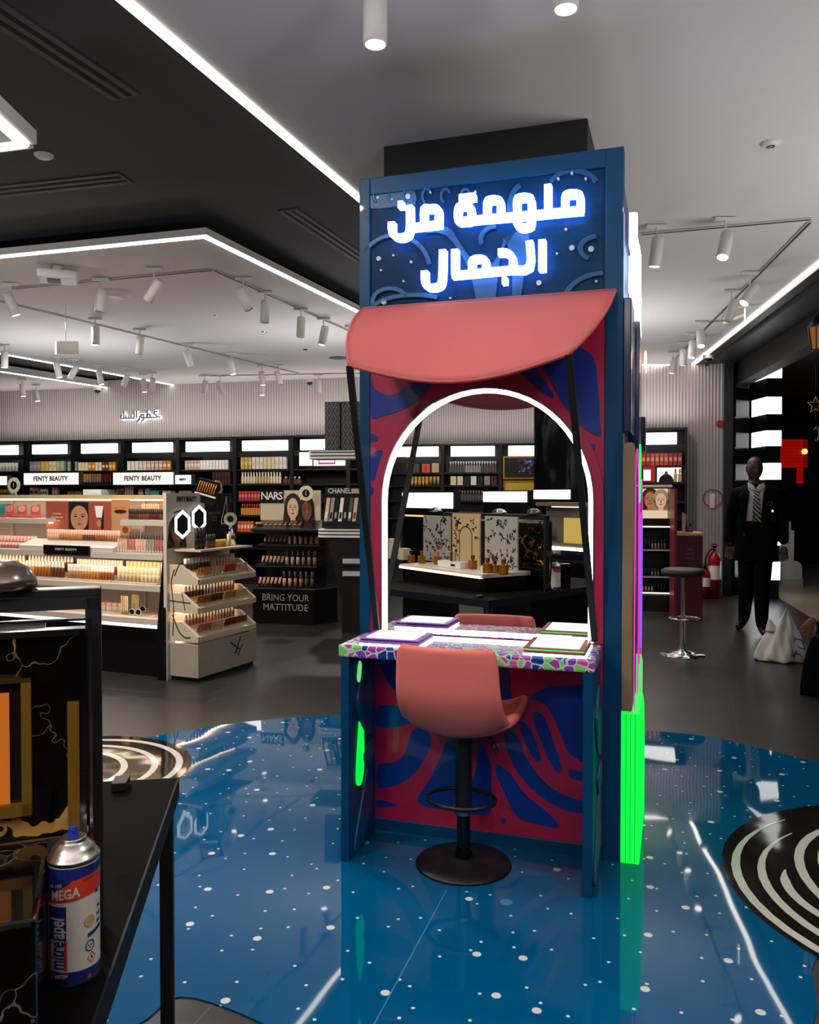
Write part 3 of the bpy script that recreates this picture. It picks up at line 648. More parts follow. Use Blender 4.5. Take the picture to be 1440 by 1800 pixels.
puck(1355, 251, .05, .02, CZ, 'smoke_detector', 'small round detector on the white ceiling at the right', 'smoke detector', lamp_w, ven)
puck(208, 514, .12, .05, CZ, 'ceiling_speaker', 'round white ceiling device behind the box projector', 'speaker')
puck(595, 629, .13, .006, CZ, 'ceiling_speaker', 'flat round speaker grille in the island ceiling near the kiosk', 'speaker', ven)
puck(464, 583, .035, .01, CZ, 'recessed_downlight', 'small recessed downlight in the middle of the island ceiling', 'downlight', chrome, lamp_w)
puck(378, 554, .02, .01, CZ, 'ceiling_sensor', 'tiny chrome sensor on the island ceiling', 'sensor', chrome)
puck(537, 614, .03, .01, CZ, 'recessed_downlight', 'small dark recessed downlight on the island ceiling towards the kiosk', 'downlight', vgap)
for px, py, lb in ((171, 687, 'below the point of the far small ceiling'), (545, 673, 'near the far edge track'), (1245, 632, 'on the black soffit at the shop front')):
    p = U(px, py, 3.22 if px < 1000 else 3.2); t = thing('dome_camera', 'small dome security camera ' + lb, 'camera', p)
    b = MB(); b.cyl((0, 0, .01), .07, .05, lamp_w, 20); b.build('housing', t)
    b = MB(); b.lathe([(.05 * cos(i * pi / 12), .01 - .05 * sin(i * pi / 12)) for i in range(7)], (0, 0, 0), black, 18); b.build('dome', t)
# projector box
p = U(102, 486, CZ - .08); t = thing('projector_box', 'white flat projector box mounted on the island ceiling', 'projector', p, .35)
b = MB(); b.box(-.15, -.12, -.04, .15, .12, .03, lamp_w); b.build('body', t, bevel=.015)
b = MB(); b.cyl((0, 0, .03), .04, .05, lamp_w); b.build('mount', t)
b = MB(); b.box(-.08, -.08, -.046, .02, .06, -.039, ven); b.build('vent_grid', t)
# lit rectangular pendant frame at top left
zz = 2.98; q0 = U(47, 256, zz); q1 = U(0, 213, zz); q2 = U(0, 262, zz)
e1 = (q1 - q0).normalized(); e2_ = (q2 - q0).normalized(); t = thing('square_pendant', 'white square frame pendant lamp cut by the left edge', 'pendant lamp', q0)
b = MB(); c_ = [Vector((0, 0, 0)), e1 * .9, e1 * .9 + e2_ * .9, e2_ * .9]
for i in range(4): b.bar(c_[i] + Vector((0, 0, .035)), c_[(i + 1) % 4] + Vector((0, 0, .035)), .09, .06, lamp_w)
b.build('frame', t)
b = MB(); g_ = [Vector((0, 0, 0)) + (e1 + e2_) * .01, e1 * .89 + e2_ * .01, (e1 + e2_) * .89, e2_ * .89 + e1 * .01]
for i in range(4): b.bar(g_[i] + Vector((0, 0, .0)), g_[(i + 1) % 4] + Vector((0, 0, .0)), .05, .008, ledc)
b.build('light_strip', t)
b = MB(); b.cyl((e1 + e2_) * .45 + Vector((0, 0, .06)), .01, .4, softblk, 8); b.bar(e1 * .1 + Vector((0, 0, .1)), e1 * .8 + e2_ * .8 + Vector((0, 0, .1)), .02, .02, softblk); b.build('hanger', t)
# clear exit-sign panels on the ceiling
for px, y0, y1, lb in ((97, 600, 622, 'edge-lit clear sign panel hanging under the island ceiling'), (1310, 542, 572, 'edge-lit clear sign panel hanging by the shop front light line')):
    D_ = 8.0 if px < 1000 else 8.1; a_ = U(px, y0, D=D_); b_ = U(px, y1, D=D_); t = thing('hanging_sign_panel', lb, 'sign', (a_.x, a_.y, b_.z))
    h = a_.z - b_.z; b = MB(); b.box(-.002, 0, 0, .004, .02, h, led); b.build('lit_edge', t)
    b = MB(); b.box(.004 if px < 1000 else -.22, .004, 0, .22 if px < 1000 else -.002, .012, h, glassm); b.build('pane', t)
    b = MB(); b.cyl((.1 if px < 1000 else -.1, .01, h), .004, CZ - a_.z, lamp_w, 6); b.build('hanger', t)
# arabic halo sign on the back wall
a_ = WF.hit(246, 731, -.05); t = thing('wall_sign', 'halo-lit grey arabic lettering on the fluted back wall', 'sign', WF.w(a_[0], -.05, a_[1]), WF.rz)
def ps(P): return [((x - 246) * .0092, (731 - y) * .0092) for x, y in P]
for P_ in ([[(284, 724), (279, 724), (277, 728), (283, 733), (290, 735)], [(283, 735), (270, 735), (262, 735)], [(262, 735), (262, 729), (268, 729), (270, 735)], [(263, 722), (263, 735)], [(262, 735), (256, 735), (252, 735)], [(255, 735), (250, 734), (250, 729), (255, 729), (255, 738), (250, 741)], [(247, 731), (246, 738), (241, 742)]],
           [[(240, 722), (240, 735)], [(235, 722), (235, 735), (229, 735), (228, 729)], [(229, 735), (224, 735), (223, 730)], [(224, 735), (218, 735), (217, 729)], [(218, 735), (213, 735), (213, 722)], [(210, 728), (206, 731), (208, 735), (212, 736)]]):
    b = MB()
    for L in P_: b.ribbon(ps(L), .022, -.022, -.012, mat('sign_grey', '#5a5660', .4))
    b.build('word', t)
    b = MB()
    for L in P_: b.ribbon(ps(L), .055, .012, .02, glow('halo_white', '#ffffff', 2.0))
    b.build('halo_light', t)

# ---------------------------------------------------------------- product makers
CL = {k: mat('pack_' + k, v, .4) for k, v in dict(white='#ece6dc', cream='#e6d3a8', peach='#e0b090', orange='#d98a2a', yellow='#d9b23a', green='#a9b98c', grey='#9a948c', brown='#6e4026', darkred='#5a1418', red='#c2322c', coral='#e0593c', pink='#c98a86', tan='#b07848', amber='#9a5418', umber='#5a2c14', black='#141212', teal='#1c6a78', lilac='#8a90c0', rose='#b06a60', sand='#cbb58a', kraft='#8a6a4a', blush='#d8a898', gold='#c79a3c', purple='#6a2a8a', honey='#c07a2a', dgreen='#2f5a48', smoke='#55504c').items()}
def pk(c): return CL[c]
def item(kind, w, h, c, cap, d=None):
    b = MB(); d = d or w
    if kind == 'box': b.box(-w / 2, -d / 2, 0, w / 2, d / 2, h, pk(c)); b.box(-w * .4, -d / 2 - .001, h * .35, w * .4, -d / 2, h * .65, pk(cap))
    elif kind == 'bottle': b.lathe([(0, 0), (w * .46, 0), (w * .5, h * .04), (w * .5, h * .58), (w * .22, h * .64)], (0, 0, 0), pk(c), 12); b.lathe([(w * .3, h * .62), (w * .3, h), (0, h)], (0, 0, 0), pk(cap), 12)
    elif kind == 'vial': b.lathe([(0, 0), (w * .5, 0), (w * .5, h * .5), (w * .42, h * .52)], (0, 0, 0), pk(c), 10); b.lathe([(w * .5, h * .52), (w * .5, h * .97), (0, h)], (0, 0, 0), pk(cap), 10)
    elif kind == 'cone': b.lathe([(0, 0), (w * .5, 0), (w * .5, h * .62), (w * .3, h * .66)], (0, 0, 0), pk(c), 10); b.lathe([(w * .42, h * .64), (w * .25, h), (0, h)], (0, 0, 0), pk(cap), 10)
    elif kind == 'tube': b.lathe([(0, 0), (w * .4, 0), (w * .4, h * .2)], (0, 0, 0), pk(cap), 10); b.lathe([(w * .45, h * .2), (w * .5, h * .5)], (0, 0, 0), pk(c), 10); b.box(-w * .5, -.002, h * .5, w * .5, .002, h, pk(c))
    elif kind == 'pot': b.lathe([(0, 0), (w * .5, 0), (w * .5, h * .55)], (0, 0, 0), pk(c), 14); b.lathe([(w * .52, h * .55), (w * .52, h), (0, h)], (0, 0, 0), pk(cap), 14)
    elif kind == 'spray': b.box(-w / 2, -d / 2, 0, w / 2, d / 2, h * .62, pk(c)); b.lathe([(w * .16, h * .62), (w * .16, h * .70), (w * .3, h * .70), (w * .3, h), (0, h)], (0, 0, 0), pk(cap), 10)
    elif kind == 'pan': b.box(-w / 2, -d / 2, 0, w / 2, d / 2, h, pk(c)); b.cyl((0, 0, h), min(w, d) * .38, .002, pk(cap), 14)
    return b
NAMES = dict(box='product_box', bottle='pump_bottle', vial='foundation_bottle', cone='serum_bottle', tube='cream_tube', pot='cosmetic_jar', spray='perfume_bottle', pan='powder_compact')
CATS = dict(box='box', bottle='bottle', vial='bottle', cone='bottle', tube='tube', pot='jar', spray='perfume', pan='compact')
ORD = 'first second third fourth fifth sixth seventh eighth ninth tenth eleventh twelfth thirteenth fourteenth fifteenth sixteenth seventeenth eighteenth nineteenth twentieth'.split()
def ordn(i): return ORD[i] if i < 20 else ('twenty-' if i < 29 else 'thirty-') + ORD[(i - 20) % 10] if i != 29 else 'thirtieth'
ADJ = {'darkred': 'dark red', 'dgreen': 'dark green', 'honey': 'honey brown', 'umber': 'deep brown', 'smoke': 'smoky grey', 'rose': 'dusty rose', 'kraft': 'light brown', 'blush': 'pale pink', 'sand': 'sand coloured', 'green': 'pale green'}
ALL = []
def row(fr, a0, a1, b_, z, n, kind, h, cols, cap, label, fill=.82, tilt=0, d=None, dz=0, cat=None, name=None, rev=False):
    """n countable products standing side by side from a0 to a1 (frame fr)"""
    if isinstance(cols, str): cols = [cols]
    stp = (a1 - a0) / n; w = stp * fill; protos = {}
    for i in range(n):
        c = cols[i * len(cols) // n]; pos = fr.w(a0 + stp * (i + .5), b_, z + dz * i)
        L = ADJ.get(c, c) + ' ' + label if c not in label.split()[:2] else label
        if n > 1: L = (ordn(n - 1 - i) + ' from right, ' if rev else ordn(i) + ' from left, ') + L
        if c in protos: o = dup(protos[c], pos, label=L)
        else: o = item(kind, w, h, c, cap, d).build(name or NAMES[kind], label=L, cat=cat or CATS[kind], group=label, loc=pos); protos[c] = o
        o.rotation_euler = (tilt, 0, fr.rz)
def rowpx(fr, px0, px1, yb, yt, b_, n, kind, cols, cap, label, **k):
    a0, z0 = fr.hit(px0, yb, b_); a1, _ = fr.hit(px1, yb, b_); _, z1 = fr.hit((px0 + px1) / 2, yt, b_); _, z0 = fr.hit((px0 + px1) / 2, yb, b_)
    row(fr, a0, a1, b_, z0, n, kind, z1 - z0, cols, cap, label, **k)
skinA = mat('print_skin_tan', '#b9835c', .6); skinB = mat('print_skin_deep', '#6b3f28', .6); skinC = mat('print_skin_light', '#dcb090', .6); inkd = mat('print_dark', '#1a1210', .6); lipm = mat('print_lips', '#9a4038', .6); terr = mat('print_terracotta', '#9c4a34', .6)
def face(b, cx, cz_, w, h, skin, y, hair=inkd, long=True, pl='xz'):
    s = -1 if pl == 'xz' else 1
    if hair: b.prism(circ(cx, cz_ + h * .06, w * .62, 20, h * .60) , y, y + s * .001, hair, pl)
    if hair and long: b.prism([(cx - w * .6, cz_ + h * .05), (cx + w * .6, cz_ + h * .05), (cx + w * .72, cz_ - h * .6), (cx - w * .72, cz_ - h * .6)], y, y + s * .001, hair, pl)
    b.prism(circ(cx, cz_ - h * .02, w * .40, 20, h * .46), y + s * .001, y + s * .002, skin, pl)
    b.prism([(cx - w * .14, cz_ - h * .3), (cx + w * .14, cz_ - h * .3), (cx + w * .2, cz_ - h * .62), (cx - w * .2, cz_ - h * .62)], y + s * .0005, y + s * .0015, skin, pl)
    for sx in (-1, 1): b.prism(circ(cx + sx * w * .17, cz_ + h * .04, w * .075, 10, h * .025), y + s * .002, y + s * .003, inkd, pl); b.prism(circ(cx + sx * w * .17, cz_ + h * .12, w * .10, 8, h * .012), y + s * .002, y + s * .003, inkd, pl)
    b.prism([(cx - w * .03, cz_ + h * .02), (cx + w * .03, cz_ + h * .02), (cx + w * .06, cz_ - h * .13), (cx - w * .06, cz_ - h * .13)], y + s * .002, y + s * .0025, mat('print_nose', '#a06a48', .6), pl)
    b.prism(circ(cx, cz_ - h * .24, w * .11, 12, h * .035), y + s * .002, y + s * .003, lipm, pl)
def badge(fr, px, py, b_, r, label, stick=.1):
    a, z = fr.hit(px, py, b_); t = thing('award_badge', label, 'badge', fr.w(a, b_, z - r), fr.rz)
    b = MB(); b.cyl((0, 0, r), r, .006, mat('badge_cream', '#d8ccb0', .5), 28, 'y'); b.build('disc', t)
    b = MB(); b.cyl((0, -.003, r), r * .52, .003, black, 24, 'y'); b.build('centre', t)
    b = MB(); b.box(-.004, -.005, r * .7, .004, -.003, r * 1.3, cream); b.build('mark', t)
    b = MB(); b.box(-.006, 0, -stick, .006, .004, .01, steel); b.build('stick', t)

# ---------------------------------------------------------------- shelving on the back wall
ED = [-60, 44, 127, 215, 312, 412, 512, 612, 715]
LB = [(-45, 30), (57, 116), (143, 205), (233, 302), (327, 402), (426, 505), (528, 600), (630, 700)]
unit_black = mat('shelf_black', '#0e0e10', .4)
def wall_unit(fr, px0, px1, lb, yl, yt, label, depth=.42, shelves=(1.83, 1.60, 1.33, 1.10, .83, .58, .3), ytop=None):
    a0 = fr.hit(px0, 800, -depth)[0]; a1 = fr.hit(px1, 800, -depth)[0]; H = 2.35
    t = thing('wall_shelf_unit', label, 'shelf unit', fr.w(a0, -depth, 0), fr.rz); w = a1 - a0
    b = MB(); b.box(0, 0, 0, .03, depth - .005, H, unit_black); b.box(w - .03, 0, 0, w - .002, depth - .005, H, unit_black); b.box(.03, depth - .03, 0, w - .03, depth - .005, H, unit_black); b.box(0, 0, H - .03, w - .002, depth - .005, H, unit_black); b.box(.03, .02, 0, w - .03, depth - .03, .1, unit_black); b.build('carcass', t)
    for z in shelves: MB().box(.03, .02, z - .03, w - .03, depth - .03, z, unit_black).build('shelf', t)
    l0 = fr.hit(lb[0], yl, -depth)[0] - a0; l1 = fr.hit(lb[1], yl, -depth)[0] - a0
    MB().box(max(.04, l0), -.012, 2.12, min(w - .04, l1), .04, 2.28, lbox).build('light_box', t, bevel=.005)
    MB().box(.03, .03, 2.03, w - .03, .06, 2.115, unit_black).build('fascia', t)
    return a0
for i in range(8):
    wall_unit(WF, ED[i], ED[i + 1], LB[i], 786, 0, ['black wall shelf unit cut by the left edge', 'black wall shelf unit above the left lightbox sign', 'black wall shelf unit with orange boxes', 'black wall shelf unit above the right lightbox sign', 'black wall shelf unit with a row of white boxes', 'black wall shelf unit with cream bottles, behind the two-face poster', 'black wall shelf unit behind the patterned black boxes', 'black wall shelf unit hidden behind the kiosk'][i])
SH = -.36
def wr(px0, px1, z, h, n, kind, cols, cap, lab, **k):
    a0 = WF.hit(px0, 820, SH)[0]; a1 = WF.hit(px1, 820, SH)[0]; row(WF, a0, a1, SH, z, n, kind, h, cols, cap, lab, **k)
wr(-30, 32, 1.83, .15, 11, 'pot', 'white', 'white', 'tub on the top wall shelf at the left edge', rev=True)
ZT = 1.83
wr(54, 115, ZT, .165, 9, 'box', ['grey', 'yellow', 'cream', 'green'], 'sand', 'box on top wall shelf, second bay')
wr(120, 137, ZT, .155, 3, 'box', 'green', 'grey', 'box starting the top wall shelf\'s third bay', )
wr(139, 205, ZT, .14, 11, 'box', ['cream', 'orange', 'cream', 'brown', 'orange'], 'cream', 'framed box on the top wall shelf, third bay')
wr(225, 302, ZT, .15, 11, 'box', ['white', 'cream', 'peach', 'blush', 'orange'], 'white', 'box on top wall shelf above the right sign')
wr(326, 402, ZT, .15, 14, 'box', ['blush', 'white', 'white'], 'white', 'slim box on top wall shelf above the badge')
wr(424, 505, ZT, .19, 12, 'box', ['yellow', 'white', 'cream', 'white'], 'cream', 'tall box on the top wall shelf near the kiosk')
wr(143, 196, 1.60, .18, 12, 'tube', ['tan', 'kraft', 'darkred'], 'black', 'tube between the two lightbox signs')
wr(374, 406, 1.60, .19, 6, 'box', 'darkred', 'black', 'box on second wall shelf above the badge')
wr(424, 495, 1.60, .19, 14, 'bottle', ['cream', 'sand', 'cream'], 'white', 'lotion bottle on second wall shelf near the kiosk')
wr(499, 530, 1.60, .11, 4, 'spray', 'brown', 'blush', 'ball-capped perfume on second wall shelf')
wr(420, 458, 1.33, .15, 7, 'box', 'red', 'pink', 'box on third wall shelf beside the face poster')
wr(424, 458, 1.1, .18, 8, 'spray', 'orange', 'coral', 'bottle on fourth wall shelf beside the face poster')
wr(418, 446, .83, .17, 5, 'box', 'coral', 'cream', 'box on fifth wall shelf below orange bottles')
for px0, px1, y0, y1, m_, lb in ((528, 550, 795, 819, screen, 'small glowing white poster panel on the top wall shelf'), (553, 608, 799, 819, None, 'glowing white poster with magenta bands on the top wall shelf')):
    a0, z0 = WF.hit(px0, y1, -.4); a1, z1 = WF.hit(px1, y0, -.4); t = thing('shelf_poster', lb, 'poster', WF.w(a0, -.44, z0), WF.rz)
    b = MB(); b.box(0, 0, 0, a1 - a0, .02, z1 - z0, screen); b.build('light_panel', t)
    if m_ is None:
        b = MB(); b.box(.08, -.002, .02, .36, 0, .05, glow('print_pink', '#e03aa0', .9)); b.box(.08, -.002, .05, .1, 0, .2, glow('print_pink', '', 1)); b.box(.34, -.002, .05, .36, 0, .2, glow('print_pink', '', 1)); b.build('printed_bands', t)
def lsign(fr, px0, px1, y0, y1, b_, txt, label, m=glow('lightbox_sign', '#fff8ee', 1.25), size=.6, dep=.08, cat='sign', post=True, nm='lightbox_sign', ink=None):
    a0, z0 = fr.hit(px0, y1, b_); a1, z1 = fr.hit(px1, y0, b_); t = thing(nm, label, cat, fr.w(a0, b_, z0), fr.rz); w = a1 - a0; h = z1 - z0
    MB().box(0, 0, 0, w, .01, h, m).build('lit_face', t)
    MB().box(-.012, .01, -.012, w + .012, dep, h + .012, unit_black).build('case', t)
    if txt: lettering(txt, h * size, ink or mat('sign_ink', '#1c1a18', .7), t, (w / 2, -.005, h / 2), ext=.002, sx=.9, space=1.1, bold=.003)
    return t
BF = Fr(GF.w(0, 3.0).x, GF.w(0, 3.0).y, 19.0)
lsign(BF, 42, 137, 831, 852, 0, 'FENTY BEAUTY', 'left of the two wide lightbox signs lettered in grey capitals', size=.55)
lsign(BF, 199, 304, 830, 852, 0, 'FENTY BEAUTY', 'right of the two wide lightbox signs lettered in grey capitals', size=.55)
lsign(BF, -60, 11, 837, 853, 0, '', 'plain lightbox sign cut by the left edge')
lsign(BF, 308, 335, 835, 851, 0, 'FENTY', 'small lightbox sign right of the wide right-hand sign', size=.3)
# black unit carrying those signs
a0 = BF.hit(-60, 870, .02)[0]; a1 = BF.hit(338, 870, .02)[0]
t = thing('mid_floor_gondola', 'long black shelf gondola carrying the lit signs behind the white one', 'gondola', BF.w(a0, .02, 0), BF.rz); w = a1 - a0; zq = BF.hit(150, 873, .02)[1]; zs_ = BF.hit(150, 854, .02)[1]
MB().box(0, 0, 0, w, .5, zq, unit_black).build('body', t); MB().box(0, .4, zq, w, .46, zs_, unit_black).build('back_panel', t); MB().box(0, .05, zs_, w, .5, zs_ + .03, unit_black).build('top_shelf', t)
def br(px0, px1, n, kind, cols, cap, lab, h=.10, **k):
    a0 = BF.hit(px0, 870, .14)[0]; a1 = BF.hit(px1, 870, .14)[0]; row(BF, a0, a1, .14, zq, n, kind, h, cols, cap, lab, **k)
br(0, 30, 5, 'pot', ['brown', 'white'], 'gold', 'jar under the plain lightbox sign', rev=True)
br(55, 70, 2, 'box', 'pink', 'black', 'topped box under the left sign', .12); br(72, 84, 3, 'box', 'white', 'teal', 'little box under the left sign'); br(93, 103, 2, 'box', 'pink', 'white', 'box in the middle under the left sign', .12)
br(122, 147, 2, 'box', 'kraft', 'brown', 'wide box between the two signs', .07); br(156, 194, 1, 'box', 'white', 'white', 'wide glowing box between the two signs', .09)
br(204, 218, 5, 'spray', 'brown', 'gold', 'perfume under the right sign'); br(219, 235, 4, 'tube', 'blush', 'sand', 'standing tube under the right sign', .13); br(243, 252, 2, 'bottle', 'cream', 'gold', 'little bottle under the right sign')
br(256, 265, 2, 'box', 'lilac', 'white', 'small box under the right sign'); br(266, 288, 1, 'box', 'dgreen', 'teal', 'wide box under the right sign', .08); br(289, 305, 1, 'box', 'white', 'cream', 'box at the right sign\'s far end', .07); br(316, 336, 3, 'box', 'sand', 'grey', 'box under the small sign', .07)
badge(BF, 24, 853, -.06, .10, 'round cream award badge beside the left sign', .12)
badge(EF, 383, 858, .02, .065, 'round cream award badge above the black poster board', .03)
badge(NF, 538, 867, .2, .085, 'round cream award badge over the two-face poster', .05)
# slanted palette with slim gold sticks
a_, z_ = EF.hit(343, 864, .05); z_ = 1.437; t = thing('lipstick_palette', 'slanted black palette of slim gold lipsticks above the black poster board', 'palette', EF.w(a_, .05, z_), BF.rz)
b = MB(); b.T = Matrix.Rotation(radians(14), 4, 'Y'); b.box(0, 0, 0, .20, .02, .13, black); b.box(0, -.01, .0, .20, 0, .012, white); b.box(0, .0, -.06, .19, .015, .0, black); b.build('board', t)
for i in range(8):
    b = MB(); b.T = Matrix.Rotation(radians(14), 4, 'Y'); b.tube([(.02 + i * .022, -.008, .025), (.032 + i * .022, -.008, .11)], .005, pk('honey')); b.build('lipstick', t)

# ---------------------------------------------------------------- white gondola
G = thing('white_gondola', 'long white make-up gondola with lit shelf edges and black plinth', 'gondola', GF.o, GF.rz)
GL = -3.0
wl = mat('gondola_white', '#beb2a6', .5); wb = mat('gondola_back', '#a39a94', .6); lipl = glow('shelf_edge_light', '#fff8f0', 1.6); under = glow('under_shelf_led', '#ffe2bc', 8.0)
MB().box(GL, .03, 0, -.02, .8, .41, black).build('plinth', G)
MB().box(GL, .50, .41, 0, .8, 1.38, wb).build('back_panel', G)
tp_ = MB().box(GL, .34, 1.385, -.02, .8, 1.42, mat('gondola_lit_top', '#c9a878', .5)).build('top', G); MB().box(GL, .36, 1.372, -.02, .41, 1.384, under).build('top_light', tp_)
for z, y0, x0, x1 in ((.455, 0, GL, -.02), (.715, 0, GL, -.02), (.955, .05, GL, -.02), (1.215, .22, -.62, -.02), (1.215, .22, GL, -1.44)):
    sh = MB().box(x0, y0, z - .03, x1, .5, z, wl).build('shelf', G)
    MB().box(x0, y0 - .012, z - .045, x1, y0, z, wl).build('shelf_edge', sh)
    b = MB(); b.box(x0, y0 + .004, z - .044, x1, y0 + .05, z - .034, under)
    if z < .5: b.box(x0, y0 - .014, z - .07, x1, y0 + .02, z - .046, lipl)
    b.build('edge_light', sh)
b = MB(); b.prism([(-.05, 0), (-.05, .4), (.08, 1.43), (.80, 1.43), (.80, 0)], -.02, .055, black, 'yz'); b.build('end_panel', G, bevel=.006)
for x in (-.62, -1.44, -2.2): MB().box(x, .48, .41, x + .012, .50, 1.38, wl).build('divider', G)
# poster backboard
def gp(px0, px1, y0, y1, b_): a0, z0 = GF.hit(px0, y1, b_); a1, z1 = GF.hit(px1, y0, b_); return a0, a1, z0, z1
def gposter(px0, px1, label, fn, y0=882, y1=932):
    a0, a1, z0, z1 = gp(px0, px1, y0, y1, .30); t = thing('shelf_poster', label, 'poster', GF.w(a0, .30, z0), GF.rz); fn(t, a1 - a0, z1 - z0); return t
def f1(t, w, h):
    MB().box(0, 0, 0, w, .01, h, terr).build('card', t)
    for i, s in enumerate(('SUPERSERUM', 'NEW SKIN CARE', 'ROUTINE')): lettering(s, .018, pk('cream'), t, (w / 2, -.001, h * (.58 - .12 * i)), ext=.0005)
gposter(81, 120, 'terracotta card with three lines of pale lettering on the white gondola', f1)
def f2(t, w, h): MB().box(0, 0, 0, w, .01, h, inkd).build('card', t); b = MB(); face(b, w * .55, h * .45, w * 1.1, h * .95, skinA, -.0005, None); b.build('printed_face', t)
gposter(121, 155, 'poster of a brown face with one bright stripe, between the terracotta cards', f2)
def f3(t, w, h):
    MB().box(0, 0, 0, w, .01, h, terr).build('card', t); b = MB(); b.prism([(w * .35, h * .45), (w * .6, h * .45), (w * .66, h * .85), (w * .28, h * .85)], -.002, 0, pk('white')); b.prism([(w * .55, h * .05), (w * .68, h * .05), (w * .68, h * .7), (w * .6, h * .7)], -.0015, 0, inkd); b.prism(circ(w * .47, h * .25, w * .1, 10, h * .12), -.0015, 0, skinA); b.build('printed_tube', t)
gposter(156, 195, 'terracotta card with a white tube picture on the white gondola', f3)
def f4(t, w, h): MB().box(0, 0, 0, w, .01, h, skinA).build('card', t); b = MB(); b.prism(circ(w * .5, h * .72, w * .33, 16, h * .10), -.002, 0, pk('honey')); b.prism(circ(w * .5, h * .66, w * .33, 16, h * .05), -.003, -.002, inkd); b.prism(circ(w * .75, h * .15, w * .16, 12, h * .1), -.002, 0, pk('brown')); b.build('printed_eye', t)
gposter(196, 228, 'close-up poster of a closed eyelid on the white gondola', f4, 878, 940)
# raised tray in the middle with a long row of bottles
a0, a1, z0, z1 = gp(40, 205, 935, 962, .1)
t = thing('riser_tray', 'wide white sloping riser tray in the gondola\'s middle', 'tray', GF.w(a0, .06, .956), GF.rz); w = a1 - a0
b = MB(); b.prism([(0, 0), (0, .035), (.16, .085), (.16, 0)], 0, w, wl, 'yz'); b.build('body', t)
row(GF, a0 + .18, a1 - .06, .2, 1.042, 30, 'vial', .085, ['peach', 'tan', 'honey', 'brown', 'amber', 'tan'], 'blush', 'concealer bottle in the long row on the riser', fill=.9)
GX = lambda px, b_=.1: GF.hit(px, 1000, b_)[0]
lb3 = 'block on the third gondola shelf'
for (p0, p1, n, kind, cols, cap, where, hh) in ((-60, 31, 16, 'cone', ['sand', 'honey'], 'white', 'at the left edge', .125), (36, 116, 14, 'cone', ['honey', 'amber', 'umber'], 'white', 'second from the left edge', .125), (122, 203, 16, 'vial', ['tan', 'honey', 'amber'], 'white', 'third from the left edge', .115), (209, 284, 11, 'vial', ['sand', 'cream'], 'cream', 'nearest the black end panel', .115)):
    a0, a1 = GX(p0), GX(p1); t = thing('product_tray', 'clear sloping tray ' + where + ' on the third gondola shelf', 'tray', GF.w(a0 - .01, .03, .716), GF.rz)
    b = MB(); b.prism([(0, 0), (0, .01), (.10, .018), (.10, .045), (.2, .052), (.2, 0)], 0, a1 - a0 + .02, mat('tray_clear', '#b8ab9a', .15), 'yz'); b.build('body', t)
    row(GF, a0, a1, .085, .733, n, kind, hh, cols, cap, 'bottle in front row, tray ' + where, fill=.86, rev=p0 < 0); row(GF, a0 + .01, a1 + .01, .175, .770, n, kind, hh, cols, cap, 'bottle in back row, tray ' + where, fill=.86, rev=p0 < 0)
# second shelf sides, top shelf, bottom shelf
row(GF, GX(-40), GX(36), .14, .956, 14, 'pot', .05, ['grey', 'rose'], 'blush', 'jar in front at the gondola\'s left end', fill=.8, rev=True); row(GF, GX(-40), GX(42), .24, .956, 14, 'pot', .10, 'rose', 'blush', 'jar behind at the gondola\'s left end', fill=.8, rev=True)
a0 = GF.hit(206, 960, .12)[0]; a1 = GF.hit(286, 960, .12)[0]
row(GF, a0, a1, .12, .956, 17, 'tube', .11, ['blush', 'rose', 'peach', 'grey', 'rose'], 'white', 'tube in front, right of eyelid poster', fill=.7); row(GF, a0 + .03, a1 + .02, .22, .956, 15, 'bottle', .16, ['blush', 'grey', 'rose', 'lilac'], 'black', 'lotion bottle behind tubes right of eyelid poster', fill=.7)
a0 = GF.hit(226, 905, .3)[0]; a1 = GF.hit(296, 905, .3)[0]
row(GF, a0, a1, .30, 1.216, 19, 'vial', .09, ['umber', 'brown', 'darkred', 'brown'], 'black', 'lip gloss standing on the top right gondola shelf', fill=.75); row(GF, a0 + .03, a1, .42, 1.216, 16, 'tube', .13, ['peach', 'tan'], 'gold', 'gloss tube behind on top right gondola shelf', fill=.7)
a0 = GF.hit(50, 1045, .1)[0]; a1 = GF.hit(200, 1045, .1)[0]
row(GF, a0, a1, .22, .456, 15, 'pot', .07, 'white', 'blush', 'jar on lowest gondola shelf behind the black frame', fill=.85)
a0 = GF.hit(206, 1080, .06)[0]; row(GF, a0, a0 + .08, .10, .456, 4, 'tube', .15, ['sand', 'cream'], 'gold', 'tall tube left of the sunglasses', fill=.7); row(GF, a0 + .02, a0 + .10, .2, .456, 4, 'tube', .15, 'sand', 'cream', 'tall tube behind, left of the sunglasses', fill=.7)
for (px, py, b_, lb) in ((238, 1063, .08, 'front pair of dark sunglasses on the lowest gondola shelf'), (246, 1050, .24, 'rear pair of dark sunglasses on the lowest gondola shelf')):
    a_, _ = GF.hit(px, py, b_); t = thing('sunglasses', lb, 'sunglasses', GF.w(a_, b_, .457), GF.rz)
    for s in (-1, 1): MB().prism(circ(s * .032, .03, .026, 14, .022), -.004, 0, black).build('lens', t)
    b = MB()
    for s in (-1, 1): b.tube([(s * .032 + .027 * cos(k * pi / 7), -.002, .03 + .023 * sin(k * pi / 7)) for k in range(14)], .0025, pk('white'), closed=True); b.tube([(s * .06, 0, .035), (s * .06, .1, .03)], .002, pk('cream'))
    b.build('frame', t)
a_ = GF.hit(270, 1075, .1)[0]; row(GF, a_ - .02, a_ + .12, .1, .456, 2, 'pan', .012, 'blush', 'cream', 'open compact right of the sunglasses', d=.07); row(GF, a_ - .06, a_ + .10, .3, .456, 2, 'pot', .09, 'black', 'black', 'jar in the corner behind the sunglasses')
